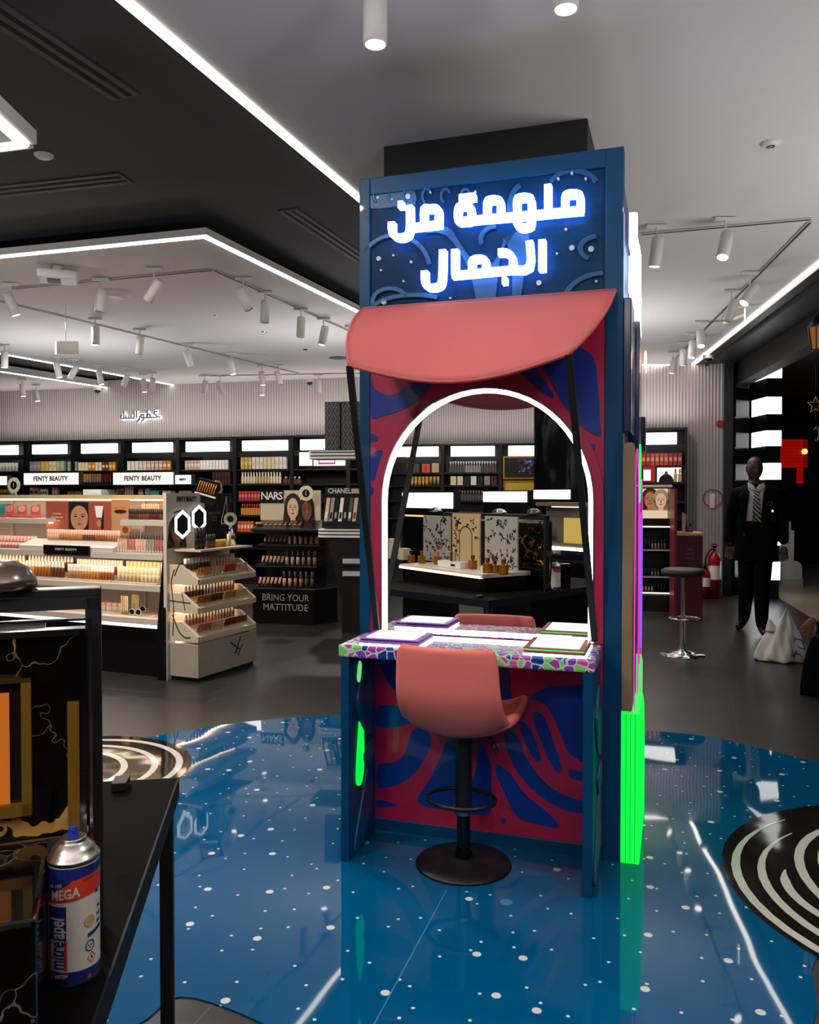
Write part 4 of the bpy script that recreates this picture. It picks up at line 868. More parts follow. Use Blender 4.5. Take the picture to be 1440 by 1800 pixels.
# red and pink palettes, teal box on the top left shelf
for i, (px, cap) in enumerate(((10, 'pink'), (32, 'blush'), (56, 'blush'))):
    a_ = GF.hit(px, 900, .34)[0]; t = thing('open_palette', ['open red palette at the gondola\'s left edge', 'open red palette with a pale round pan, middle one', 'open red palette with an oval pale mirror, nearest the poster'][i], 'palette', GF.w(a_, .34, 1.217), GF.rz)
    b = MB(); b.box(-.06, -.05, 0, .06, .05, .015, pk('red')); b.build('base', t); b = MB(); b.prism([(-.06, .02), (-.06, .1), (.06, .12), (.06, .02)], .04, .052, pk('rose')); b.prism(circ(0, .075, .045, 16, .028), .036, .04, pk(cap)); b.build('lid', t)
a_ = GF.hit(-10, 895, .42)[0]; MB().box(0, 0, 0, .16, .06, .12, pk('teal')).build('product_box', label='teal box on the top left gondola shelf', cat='box', loc=GF.w(a_, .42, 1.216), rz=GF.rz)
# hanging black brand strip
a0, a1, z0, z1 = gp(78, 158, 960, 973, .03)
t = thing('brand_strip', 'black strip with tiny pale capitals on the gondola shelf edge', 'sign', GF.w(a0, .03, z0), GF.rz); MB().box(0, -.01, 0, a1 - a0, .005, z1 - z0, black).build('plate', t); lettering('FENTY BEAUTY', .028, pk('cream'), t, ((a1 - a0) / 2, -.011, (z1 - z0) * .55), ext=.0005, space=1.3)

# ---------------------------------------------------------------- white endcap on the gondola's right end
E = thing('white_endcap', 'white three-tier make-up endcap with hexagon mirrors', 'display stand', EF.o, EF.rz)
eh = EF.hit(360, 868, 0)[0]; ew = .76
ecw = mat('endcap_white', '#c4b9ac', .45); etrp = mat('endcap_tray', '#c6b59a', .4)
MB().box(-.03, 0, 0, eh, .03, 1.435, ecw).build('header_panel', E)
MB().box(eh, 0, 0, ew, .03, .95, ecw).build('back_panel', E)
bb = MB().box(eh, -.005, 1.08, ew, .03, 1.435, black).build('poster_board', E, label='black board with small grey lettering')
for k, (s, zz_) in enumerate((('FIND YOUR', 1.27), ('MATCH', 1.235), ('SHADE', 1.21))): lettering(s, .03 if k == 0 else .02, mat('grey_ink', '#77716c', .6), bb, ((eh + ew) / 2 - .05, -.008, zz_), ext=.0005)
MB().ribbon([(ew - .12, 1.20), (ew - .05, 1.40), (ew - .03, 1.18), (ew - .12, 1.18), (ew - .12, 1.20)], .008, -.008, -.006, pk('white')).build('drop_outline', bb, label='white water drop outline')
lettering('FENTY BEAUTY', .055, inkd, E, (eh / 2 - .01, -.002, 1.385), ext=.001, bold=.002, sx=.62)
b = MB(); face(b, .09, 1.13, .16, .2, skinB, -.001); b.build('printed_face', E)
b = MB(); b.ribbon([(.05, 1.28), (.14, 1.30), (.16, 1.26), (.06, 1.25), (.05, 1.22)], .012, -.002, 0, inkd); b.build('printed_sketch', E)
for px, py, s in ((321, 922, 1.05), (350, 911, 1.0)):
    x, z = EF.hit(px, py, -.03); H_ = [(x + .085 * s * cos(pi / 3 * i + pi / 6) * 1.0, z + .095 * s * sin(pi / 3 * i + pi / 6)) for i in range(6)]
    hm = MB().prism(H_, -.028, -.008, black).build('hexagon_mirror', E, label='hexagonal mirror with white glowing rim'); b = MB(); b.ribbon(H_, .022, -.034, -.026, glow('hexagon_glow', '#ffffff', 1.6), closed=True); b.build('glowing_rim', hm)
    MB().prism([(x + (px_ - x) * .8, z + (pz_ - z) * .8) for px_, pz_ in H_], -.030, -.0285, mir).build('glass', hm)
def prof(z0, d=.27, h=.15): return [(0, z0), (0, z0 + h), (-.12, z0 + h), (-d, z0 + .045), (-d, z0)]
for k, z0 in enumerate((.735, .52, .30)):
    b = MB(); b.prism(prof(z0), -.0, .03, etrp, 'yz'); b.prism(prof(z0), ew - .03, ew, etrp, 'yz'); b.prism([(0, z0), (0, z0 + .11), (-.10, z0 + .10), (-.27, z0 + .02), (-.27, z0)], .03, ew - .03, etrp, 'yz'); b.box(.03, -.275, z0, ew - .03, -.265, z0 + .045, etrp)
    tr = b.build('tier_tray', E, bevel=.003)
    MB().box(.03, -.07, z0 - .012, ew - .03, -.03, z0 - .004, under).build('tier_light', tr)
b = MB(); b.box(0, -.27, .03, ew, 0, .285, mat('endcap_stone', '#9c9182', .5, var=.18, bscale=5)); b.build('base_cabinet', E, bevel=.004)
b = MB(); b.box(.02, -.25, 0, ew - .02, 0, .03, black); b.build('plinth', E)
b = MB()
b.ribbon(smooth([(-.05, .80), (-.11, .90), (-.18, .86)], 5, False), .008, -.002, .0, inkd, plane='yz'); b.ribbon(smooth([(-.03, .34), (-.04, .55), (-.02, .75), (-.05, .85)], 5, False), .008, -.002, .0, inkd, plane='yz'); b.ribbon(smooth([(-.03, .50), (-.09, .38), (-.15, .335), (-.2, .34)], 5, False), .008, -.003, -.001, inkd, plane='yz'); b.ribbon([(0, .61), (-.20, .60)], .006, -.003, -.001, inkd, plane='yz'); b.ribbon([(-.12, .68), (-.15, .54)], .006, -.003, -.001, inkd, plane='yz')
b.ribbon([(.40, .24), (.52, .17)], .01, -.274, -.270, inkd); b.ribbon([(.54, .27), (.46, .14)], .008, -.274, -.270, inkd); b.ribbon([(.56, .2), (.5, .12)], .006, -.274, -.270, inkd)
b.build('brush_lines', E)
b = MB(); b.box(.05, -.26, .985, ew - .04, 0, 1.0, etrp); b.build('top_shelf', E)
EG = EF
def erow(z0, x0, x1, n, kind, h, cols, cap, lab, y=-.2, zo=.055, tilt=-.35, **k): row(EF, x0, x1, y, z0 + zo, n, kind, h, cols, cap, lab, tilt=-tilt, **k)
for k, z0 in enumerate((.735, .52, .30)):
    nm = ['top', 'middle', 'lowest'][k]
    erow(z0, .06, .38, 9, 'tube', .075, [['honey', 'sand'], ['amber', 'umber'], ['rose', 'blush']][k], 'white', 'tester, front left of the endcap\'s %s tier' % nm, fill=.8)
    erow(z0, .40, .70, 10, 'tube', .075, [['red', 'peach'], ['tan', 'sand'], ['darkred', 'brown']][k], 'white', 'tester, front right of the endcap\'s %s tier' % nm, fill=.8)
    erow(z0, .06, .70, 16, 'vial', .09, [['smoke', 'peach'], ['umber', 'lilac', 'tan'], ['rose', 'blush', 'grey']][k], 'white', 'tester at the back of the endcap\'s %s tier' % nm, y=-.09, zo=.105, tilt=0, fill=.7)
row(EF, .08, .2, -.18, 1.001, 3, 'vial', .17, 'black', 'black', 'tall black bottle under the hexagon mirrors', fill=.75); row(EF, .24, .36, -.16, 1.001, 5, 'vial', .11, 'brown', 'black', 'small bottle under the hexagon mirrors', fill=.7)
row(EF, .36, .52, -.14, 1.001, 5, 'pot', .06, ['yellow', 'honey'], 'gold', 'jar on the endcap\'s top shelf'); row(EF, .54, .64, -.14, 1.001, 4, 'vial', .10, 'sand', 'cream', 'bottle on the endcap\'s top shelf, rear')
x_, z_ = EF.hit(405, 935, -.12); t = thing('table_mirror', 'small cone-based badge stand on the endcap\'s top shelf', 'badge', EF.w(x_, -.12, 1.001), 0)
MB().lathe([(0, 0), (.05, 0), (.012, .17), (0, .17)], (0, 0, 0), chrome, 16).build('cone_base', t); b = MB(); b.cyl((0, 0, .22), .055, .006, mat('badge_cream'), 24, 'y'); b.build('disc', t); b = MB(); b.cyl((0, -.003, .22), .028, .003, black, 20, 'y'); b.build('centre', t)

# ---------------------------------------------------------------- black gondola with bottles
NB = thing('black_gondola', 'black stepped make-up gondola lettered BRING YOUR MATTITUDE', 'gondola', NF.o, NF.rz)
b = MB(); b.prism([(-.72, 0), (0, 0), (.17, .30), (.17, .75), (-.72, .75)], 0, .395, black, 'xy'); b.build('base', NB, bevel=.01)
b = MB(); b.prism([(-.72, .40), (0, .40), (.17, .45), (.17, .75), (-.72, .75)], .395, 1.12, black, 'xy'); b.build('body', NB)
lettering('BRING YOUR', .105, mat('letter_silver', '#9a9a9a', .4), NB, (-.33, -.002, NF.hit(495, 1051)[1]), ext=.001, sx=.88); lettering('MATTITUDE', .105, mat('letter_silver'), NB, (-.33, -.002, NF.hit(495, 1068)[1]), ext=.001, sx=.92)
for i, (y, b_) in enumerate(((1031, .04), (993, .12), (956, .20))):
    z = NF.hit(500, y, b_)[1]; s_ = MB(); s_.box(-.72, b_ - .02, z - .02, .0, .42, z, black); s_.box(-.72, b_ - .022, z - .02, 0, b_ - .018, z - .012, mat('edge_grey', '#3a3a3c', .4)); s_.build('shelf', NB)
    nm = ['lowest', 'middle', 'upper'][i]
    row(NF, -.70, -.42, b_ + .05, z + .002, 6, 'tube', .10, ['rose', 'tan'], 'black', 'tester on the black gondola\'s %s shelf' % nm, tilt=-.5, fill=.6)
    row(NF, -.42, -.03, b_ + .08, z, 6, 'vial', .165, ['peach', 'tan', 'brown'][:3] if i == 0 else ['blush', 'tan'], 'black', 'foundation on the black gondola\'s %s shelf' % nm, fill=.62)
z = NF.hit(500, 925, .12)[1]; b = MB(); b.prism([(.05, z - .06), (.05, z - .03), (.38, z + .06), (.38, z - .06)], -.76, .06, black, 'yz'); b.build('top_tray', NB, bevel=.006)
row(NF, -.66, -.2, .17, z + .01, 8, 'tube', .07, 'brown', 'sand', 'lipstick in the black gondola\'s top tray', tilt=-1.0, fill=.4); row(NF, -.76, -.68, .2, z + .02, 2, 'pan', .02, 'gold', 'yellow', 'glowing yellow compact at the tray\'s left corner', d=.06)
x0, z0 = NF.hit(458, 908, .38); x1, z1 = NF.hit(563, 862, .38)
hd = MB().box(x0, .38, z0 - .04, x1, .41, z1, cream).build('header_board', NB); xm = NF.hit(499, 870, .38)[0]; zm = NF.hit(480, 884, .38)[1]
MB().box(x0, .372, zm, xm, .38, z1 + .01, black).build('brand_plate', hd); lettering('NARS', .125, pk('white'), hd, ((x0 + xm) / 2, .370, (zm + z1) / 2 + .005), ext=.001, sx=.95, space=.85, bold=.001)
b = MB(); c1 = NF.hit(515, 890, .38); face(b, c1[0], c1[1] - .02, .17, .26, skinC, .379); c2 = NF.hit(538, 892, .38); face(b, c2[0] + .01, c2[1] - .03, .15, .25, skinB, .377); b.build('printed_faces', hd)

# ---------------------------------------------------------------- makeup bar right of it: striped slabs, tester display, patterned boxes
HF = Fr(U(632, 940, D=8.3).x, U(632, 940, D=8.3).y, 8.0)
x0, z0 = HF.hit(556, 935, 0); t = thing('make_up_bar', 'black make-up bar with rounded white striped worktop', 'counter', HF.w(0, 0, 0), HF.rz)
def stripes(zb, n, x0, x1, y0, y1, nm, par):
    b = MB(); P = [(x0 + .08, y0), (x1, y0), (x1, y1), (x0 + .08, y1)]; P = [(x1, y0), (x1, y1), (x0 + .02, y1), (x0, y1 - .05), (x0, y0 + .08), (x0 + .03, y0 + .02), (x0 + .09, y0)]
    for i in range(n): b.prism(P, zb + i * .035, zb + i * .035 + .022, pk('white'), 'xy'); b.prism([(x * .995, y + .004) for x, y in P], zb + i * .035 + .022, zb + i * .035 + .035, black, 'xy')
    b.prism(P, zb + n * .035, zb + n * .035 + .012, pk('white'), 'xy'); return b.build(nm, par)
stripes(HF.hit(600, 945, 0)[1], 2, x0, .9, 0, .5, 'worktop', t)
zc_ = HF.hit(600, 944, 0)[1]
b = MB(); b.prism([(x0 + .10, zc_), (.9, zc_), (.9, 0), (x0 + .25, 0), (x0 + .25, .3)], .06, .45, black); b.build('body', t)
for y_ in (978, 1000):
    z_ = HF.hit(610, y_, .03)[1]; xx = HF.hit(600, y_, .03)[0]; MB().box(xx, .0, z_ - .09, .8, .06, z_ - .0, black).build('drawer', t); MB().box(xx + .02, -.003, z_ - .07, .75, .0, z_ - .02, mat('tester_strip', '#b8bcc0', .2)).build('tester_strip', t)
z2 = HF.hit(600, 806, 0)[1]; xs_ = HF.hit(540, 800, 0)[0]
stripes(z2, 2, xs_, .9, 0, .4, 'upper_shelf', t)
MB().box(.3, .2, zc_, .4, .3, z2, black).build('post', t); MB().box(-.04, .34, zc_ + .08, .9, .38, z2, black).build('back_board', t)
zt2 = z2 + .083
patt = mat('pattern_black', '#15110f', .45); nt, N, p_ = nodes(patt); v = coords(nt, 0, (1, 1, 1)); sx = N.new('ShaderNodeSeparateXYZ'); nt.links.new(v, sx.inputs[0])
def tri(o, sc): return math_(nt, 'PINGPONG', math_(nt, 'MULTIPLY', o, sc), .5)
su = math_(nt, 'ADD', tri(sx.outputs[0], 11.), tri(sx.outputs[2], 6.2)); df = math_(nt, 'PINGPONG', math_(nt, 'MULTIPLY', su, 3.0), .5)
nt.links.new(mixc(nt, math_(nt, 'LESS_THAN', df, .10), '#120e0d', '#7a6a60'), p_.inputs['Base Color'])
for i, (p0, p1) in enumerate(((571, 598), (600, 631))):
    xa, _ = HF.hit(p0, 790, .03); xb, _ = HF.hit(p1, 790, .03); h_ = HF.hit(600, 706, .03)[1] - zt2
    t2 = thing('gift_box', ['left of the two tall black boxes with diamond pattern on the striped shelf', 'right of the two tall black boxes with diamond pattern, touching the kiosk'][i], 'box', HF.w(xa, .03, zt2 + .002), HF.rz)
    MB().box(0, 0, 0, xb - xa, .2, h_, patt).build('body', t2, bevel=.004); MB().box((xb - xa) * .84, -.003, 0, (xb - xa) * .92, .0, h_, black).build('spine_band', t2)
xa, za_ = HF.hit(566, 922, .1); xb, zb_ = HF.hit(632, 857, .1)
t = thing('tester_display', 'black slanted tester display lettered CHANEL on the striped worktop', 'display stand', HF.w(xa, .1, zc_ + .083), HF.rz); w = xb - xa; h_ = zb_ - zc_ - .083
b = MB(); b.prism([(.0, 0), (.0, .06), (.16, h_ - .07), (.16, h_), (.2, h_), (.2, 0)], 0, w, black, 'yz'); b.build('stand', t)
lettering('CHANEL', .075, pk('white'), t, (w * .38, .155, h_ - .035), ext=.001, sx=.85, bold=.001)
MB().box(w * .7, .152, h_ - .06, w, .158, h_ - .01, pk('blush')).build('pink_tag', t)
sl = Matrix.Rotation(-atan2(.16, h_ - .13), 4, 'X')
for i in range(7):
    b = MB(); b.T = Matrix.Translation((w * (.06 + .125 * i), .0, .07)) @ sl; b.box(0, -.012, 0, w * .095, 0, (h_ - .16) * 1.05, [skinC, pk('grey'), black, pk('white'), black, pk('smoke'), skinC][i]); b.build('tester_row', t)
    b = MB(); b.T = Matrix.Translation((w * (.06 + .125 * i), .0, .07)) @ sl; b.box(w * .02, -.018, .03, w * .075, -.012, .10, [pk('white'), black, pk('grey'), black, pk('grey'), pk('white'), pk('brown')][i]); b.build('tester', t)
# ---------------------------------------------------------------- black table and display frame by the camera
def marble():
    m = mat('black_gold_marble', '#0a0806', .08, coat=.3); nt, N, p = nodes(m); v = coords(nt)
    w = noise(nt, v, 5, 4, .6); mv = N.new('ShaderNodeVectorMath'); mv.operation = 'MULTIPLY_ADD'; mv.inputs[1].default_value = (.35, .35, .35)
    cmb = N.new('ShaderNodeCombineXYZ')
    for k in range(3): nt.links.new(w, cmb.inputs[k])
    nt.links.new(cmb.outputs[0], mv.inputs[0]); nt.links.new(v, mv.inputs[2])
    e = N.new('ShaderNodeTexVoronoi'); e.feature = 'DISTANCE_TO_EDGE'; e.inputs['Scale'].default_value = 7; nt.links.new(mv.outputs[0], e.inputs['Vector'])
    th = math_(nt, 'MULTIPLY', math_(nt, 'SUBTRACT', noise(nt, v, 6, 3), .50), .32); vein = math_(nt, 'LESS_THAN', e.outputs['Distance'], th)
    thin = math_(nt, 'LESS_THAN', e.outputs['Distance'], .006)
    c = mixc(nt, thin, '#090706', '#5a5048'); c = mixc(nt, vein, c, '#a87c3c'); nt.links.new(c, p.inputs['Base Color']); return m
mrb = marble()
T_ = thing('black_side_table', 'black metal-edged table with a slim square leg in the near left corner', 'table', TF.o, TF.rz)
MB().box(-1.25, -1.55, .742, -.0, 0, .78, mat('table_top_black', '#070605', .8, spec=.06)).build('tabletop', T_, bevel=.002)
b = MB(); eb = mat('edge_blue_black', '#0c1018', .6, spec=.2); b.box(-.001, -1.55, .735, .003, .003, .7805, eb); b.box(-1.25, -.001, .735, .003, .003, .7805, eb); b.build('edge_trim', T_)
for x_, y_ in ((-.022, -.022), (-1.2, -.022), (-.022, -1.5), (-1.2, -1.5)): MB().box(x_ - .014, y_ - .014, 0, x_ + .014, y_ + .014, .74, matt).build('leg', T_)
fb = TF.loc(U(212, 1392, .781)); MB().box(fb[0] - .02, fb[1], .781, fb[0] + .012, fb[1] + .05, .80, matt).build('foot_block', T_, bevel=.002)
# upright frame
A_ = thing('metal_display', 'tall black metal display frame standing on the black table', 'display frame', DF.w(0, 0, .781), DF.rz)
zt_ = DF.hit(192, 1047)[1] - .781; pw = .022
for xx in (-pw, -1.15): MB().box(xx, 0, 0, xx + pw, .035, zt_, softblk).build('post', A_, bevel=.002)
MB().box(-1.15, 0, zt_, 0, .035, zt_ + .012, softblk).build('top_bar', A_, bevel=.002); MB().box(-1.15, .0, zt_ - .018, 0, .03, zt_, matt).build('top_bar', A_)
b = MB(); b.box(-1.12, .006, zt_ - .045, -.075, .02, zt_ - .032, chrome); b.build('chrome_rail', A_)
wm = glow('warm_strip', '#ffb050', 2.2); mx0 = DF.mhit(712, 902, .05)[0]; mx1 = DF.mhit(776, 902, .05)[0]
b = MB(); b.box(min(mx0, mx1), .04, zt_ - .03, max(mx0, mx1), .055, zt_ - .018, wm); x3 = DF.mhit(866, 902, .05)[0]; x4 = DF.mhit(892, 902, .05)[0]; b.box(min(x3, x4), .04, zt_ - .03, max(x3, x4), .055, zt_ - .018, glow('yellow_strip', '#ffe060', 2)); b.build('strip_light', A_)
# marble backed slab with chrome edges and gold window
s0 = DF.hit(150, 1105, -.04); x_r, z_t = s0; z_b = DF.hit(100, 1470, -.04)[1]
Sb = thing('marble_plaque', 'black and gold veined marble plaque with a bright chrome edge', 'plaque', DF.w(0, 0, 0), DF.rz)
MB().box(-.62, -.04, z_b, x_r - .006, -.022, z_t - .006, mrb).build('slab', Sb)
b = MB(); b.box(-.62, -.044, z_t - .008, x_r, -.018, z_t + .001, chrome); b.box(x_r - .008, -.044, z_b, x_r, -.018, z_t, mat('dark_chrome', '#6a6a70', .15, 1)); b.build('edge', Sb)
b = MB(); b.box(x_r + .004, -.03, z_b - .1, x_r + .008, -.02, z_t + .012, chrome); b.box(-.62, -.03, z_t + .010, x_r + .008, -.02, z_t + .013, chrome); b.build('outer_trim', Sb)
xg0, zg1 = DF.hit(118, 1235, -.045); xg1, zg0 = DF.hit(141, 1490, -.045)
brs = mat('aged_brass', '#7c5a1c', .5, .5); MB().box(xg0, -.048, z_b - .02, xg1, -.041, zg1, brs).build('brass_band', Sb)
x_a, z_a = DF.hit(54, 1190, -.05); z_c = DF.hit(20, 1435, -.05)[1]
b = MB(); b.box(x_a - .012, -.056, z_c, x_a, -.041, z_a, brs); b.box(-.5, -.056, z_a - .006, x_a, -.041, z_a, gold); b.box(-.5, -.056, z_c, x_a, -.041, z_c + .016, brs); b.build('gold_frame', Sb)
MB().box(-.5, -.0445, z_c + .016, x_a - .012, -.041, z_a - .006, mat('dark_glass', '#1a120c', .1)).build('window', Sb)
xo = DF.hit(16, 1300, -.05)[0]; MB().box(-.45, -.047, z_c + .016, xo, -.0448, z_a - .02, glow('amber_light', '#c8690e', .75)).build('amber_light', Sb)
pz = z_b; px1_ = DF.hit(86, 1490, -.05)[0]
Pb = thing('marble_plinth', 'polished black and gold marble plinth under the plaque', 'plinth', DF.w(0, 0, .781), DF.rz)
MB().box(-.62, -.27, 0, px1_, -.018, pz - .781 - .002, mrb).build('block', Pb, bevel=.006)
MB().box(-.62, -.04, pz - .783, px1_ + .05, -.018, pz - .780, brs).build('brass_ledge', Pb)
# domed lamps standing on the frame
for px, r, lb in ((8, .05, 'near dome-shaped dark lamp head on the black display frame'), ):
    a_, z_ = DF.hit(0, 1052, .015)
    t = thing('dome_lamp', lb, 'lamp', DF.w(a_ + .0, .017, .781 + zt_ + .012), DF.rz)
    MB().lathe([(0, .042), (.02, .040), (.038, .030), (.047, .014), (.049, .002), (.04, 0), (0, 0)], (0, 0, .001), mat('dome_bronze', '#6a5e54', .22, .8), 40).build('dome', t)
for px, lb in ((767, 'dome lamp over the amber strip, as the arched mirror shows'), (879, 'dome lamp over the yellow strip, as the arched mirror shows')):
    a_, z_ = DF.mhit(px, 896, .017); t = thing('dome_lamp', lb, 'lamp', DF.w(a_, .017, .781 + zt_ + .012), DF.rz)
    MB().lathe([(0, .036), (.02, .034), (.038, .026), (.05, .012), (.054, .002), (.04, 0), (0, 0)], (0, 0, .001), chrome, 32).build('dome', t)

# ---------------------------------------------------------------- spray can
cp = U(131, 1712, .7815)
Q = thing('spray_can', 'white, red and blue mitreapel MEGA spray can with a blue nozzle', 'spray can', (cp.x, cp.y, .7815), radians(20))
cw = mat('can_white', '#c9c4b8', .3); cb = mat('can_blue', '#1c2468', .3); cr = mat('can_red', '#c0341c', .35); R0_ = .0325
hc = (U(131, 1500, D=cp.y).z - .7815)
b = MB(); b.lathe([(0, 0), (R0_, 0), (R0_ + .0008, .003), (R0_, .007)], (0, 0, 0), steel, 48); b.lathe([(R0_, .007), (R0_, hc - .006)], (0, 0, 0), cw, 48); b.lathe([(R0_, hc - .006), (R0_ + .0012, hc - .003), (R0_ + .0008, hc), (R0_ - .003, hc + .002), (R0_ * .85, hc + .009), (R0_ * .6, hc + .017), (R0_ * .5, hc + .019), (R0_ * .52, hc + .022), (R0_ * .46, hc + .024), (R0_ * .3, hc + .021), (0, hc + .021)], (0, 0, 0), steel, 48); b.build('can_body', Q)
b = MB(); nb_ = mat('nozzle_blue', '#2438a8', .4); b.cyl((0, 0, hc + .02), .0065, .010, nb_, 18); b.cyl((0, 0, hc + .03), .0055, .006, nb_, 18); b.box(-.002, -.009, hc + .030, .002, -.004, hc + .034, nb_); b.build('nozzle', Q)
def wrap(pts2, m, off=.0004):      # flat label shape wrapped on the can: x = angle in degrees (0 faces the visitor), z metres
    bb = MB(); import bmesh as bmm
    me = bmm.new(); vs = [me.verts.new((x, z, 0)) for x, z in pts2]; me.faces.new(vs)
    bmm.ops.triangulate(me, faces=me.faces[:])
    for k in range(5): bmm.ops.subdivide_edges(me, edges=[e for e in me.edges if abs(e.verts[0].co.x - e.verts[1].co.x) > 8], cuts=1, use_grid_fill=False); bmm.ops.triangulate(me, faces=me.faces[:])
    me.verts.ensure_lookup_table(); me.verts.index_update(); vv = []
    for q in me.verts: a = radians(q.co.x - 90); vv.append(((R0_ + off) * cos(a), (R0_ + off) * sin(a), q.co.y))
    ff = [[w_.index for w_ in f.verts] for f in me.faces]; me.free(); return vv, ff
def wadd(b, P, m, off=.0004): v_, f_ = wrap(P, m, off); b.add(v_, f_, m)
def tilt_(a): return a * .00008
b = MB()
wadd(b, [(-170, hc * .80 - .012), (-60, hc * .80 - .010), (-10, hc * .83), (0, hc * .86), (100, hc * .90), (170, hc * .9), (170, hc - .007), (-170, hc - .007)], cb)
wadd(b, [(-170, hc * .67), (-60, hc * .675), (170, hc * .76), (170, hc * .90), (100, hc * .90), (0, hc * .86), (-10, hc * .83), (-60, hc * .80 - .010), (-170, hc * .80 - .012)], cr, .0006)
wadd(b, [(-170, .007), (170, .007), (170, .018), (0, .014), (-20, .021), (-170, .021)], cb)
wadd(b, [(-62, hc * .385), (-14, hc * .385), (-14, hc * .655), (-62, hc * .655)], cb, .0006)
wadd(b, [(-62, hc * .14), (-55, hc * .14), (-55, hc * .385), (-62, hc * .385)], cr, .0006); wadd(b, [(-20, hc * .14), (-13, hc * .14), (-13, hc * .385), (-20, hc * .385)], cr, .0006)
wadd(b, [(32, hc * .37), (75, hc * .40), (75, hc * .435), (32, hc * .40)], cb, .0006); wadd(b, [(56, hc * .70), (66, hc * .705), (66, hc * .735), (56, hc * .73)], cb, .0007)
for k in range(3): wadd(b, [(60 + k, hc * (.45 + .06 * k)), (72 + k, hc * (.455 + .06 * k)), (72 + k, hc * (.48 + .06 * k)), (60 + k, hc * (.475 + .06 * k))], cb, .0006)
wadd(b, [(a * 9 / .0325 * .0075 / 9 * 57.3 * 0 + 38 + 14 * cos(t_ * pi / 8), hc * .50 + .008 * sin(t_ * pi / 8)) for t_ in range(16) for a in (0,)], mat('can_gold', '#a89468', .4), .0006)
wadd(b, [(36 + 5 * cos(t_ * pi / 6), hc * .055 + .0032 * sin(t_ * pi / 6)) for t_ in range(12)], cr, .0006)
wadd(b, [(-50 + 5 * cos(t_ * pi / 6), .0145 + .003 * sin(t_ * pi / 6)) for t_ in range(12)], cr, .0007)
def wring(cx, cz_, rx, rz_, m, n=20, w_=.0012, sq=False):
    P = [(cx + rx * cos(2 * pi * i / n), cz_ + rz_ * sin(2 * pi * i / n)) for i in range(n)] if not sq else [(cx + rx, cz_), (cx, cz_ + rz_), (cx - rx, cz_), (cx, cz_ - rz_)]
    for i in range(len(P)):
        p_a, p_b = P[i], P[(i + 1) % len(P)]; q_a = (cx + (p_a[0] - cx) * .8, cz_ + (p_a[1] - cz_) * .8); q_b = (cx + (p_b[0] - cx) * .8, cz_ + (p_b[1] - cz_) * .8)
        v_, f_ = wrap([p_a, p_b, q_b, q_a], m, .0007); b.add(v_, f_, m)
wring(38, hc * .30, 12, .0075, cb); wring(42, hc * .20, 12, .008, cr, sq=True); wring(-22, hc * .10, 8, .004, cr)
for a_, z_ in ((34, hc * .305), (41, hc * .305), (38, hc * .285)): wadd(b, [(a_ + 2 * cos(t_ * pi / 4), z_ + .0013 * sin(t_ * pi / 4)) for t_ in range(8)], cb, .0007)
wadd(b, [(39, hc * .19), (45, hc * .19), (44, hc * .205), (42, hc * .218), (40, hc * .205)], inkd, .0007)
b.build('label_print', Q)
def wtext(s, size, m, a0_, z0_, vert=False, bold=0, sx=1, name='lettering'):
    cu = bpy.data.curves.new('t', 'FONT'); cu.body = s; cu.size = size; cu.align_x = 'LEFT'; cu.offset = bold; cu.resolution_u = 2
    to = bpy.data.objects.new('t', cu); COL.objects.link(to); me = bpy.data.meshes.new_from_object(to.evaluated_get(bpy.context.evaluated_depsgraph_get())); bpy.data.objects.remove(to)
    me.materials.clear(); me.materials.append(m); import bmesh as bmm; bm = bmm.new(); bm.from_mesh(me)
    for k in range(3): bmm.ops.triangulate(bm, faces=bm.faces[:]); bmm.ops.subdivide_edges(bm, edges=[e for e in bm.edges if e.calc_length() > .0035], cuts=1)
    bmm.ops.triangulate(bm, faces=bm.faces[:]); bm.to_mesh(me); bm.free()
    for v_ in me.vertices:
        x, y = v_.co.x * sx, v_.co.y
        if vert: dx, dz = -y, x
        else: dx, dz = x, y
        an = radians(a0_ - 90) + dx / R0_; v_.co = ((R0_ + .0011) * cos(an), (R0_ + .0011) * sin(an), z0_ + dz + (dx * .12 if not vert else 0))
    o = bpy.data.objects.new(name, me); COL.objects.link(o); o.parent = Q
wtext('MEGA', .0175, cw, -50, hc * .705, bold=.0005, sx=.78)
wtext('mitre', .030, cb, -19, hc * .15, True, .0007, .56); wtext('apel', .030, cw, -19, hc * .40, True, .0007, .56); wtext('AS 100', .0065, cw, -56, hc * .80, bold=.0002)
wtext('METIN', .006, cw, -42, .0125, bold=.0002); wtext('MEGA', .006, mat('can_red_dark', '#8a2414', .4), 22, hc * .835, bold=.0002); wtext('1 L', .006, mat('can_red_dark', ''), 60, hc * .83, bold=.0002)

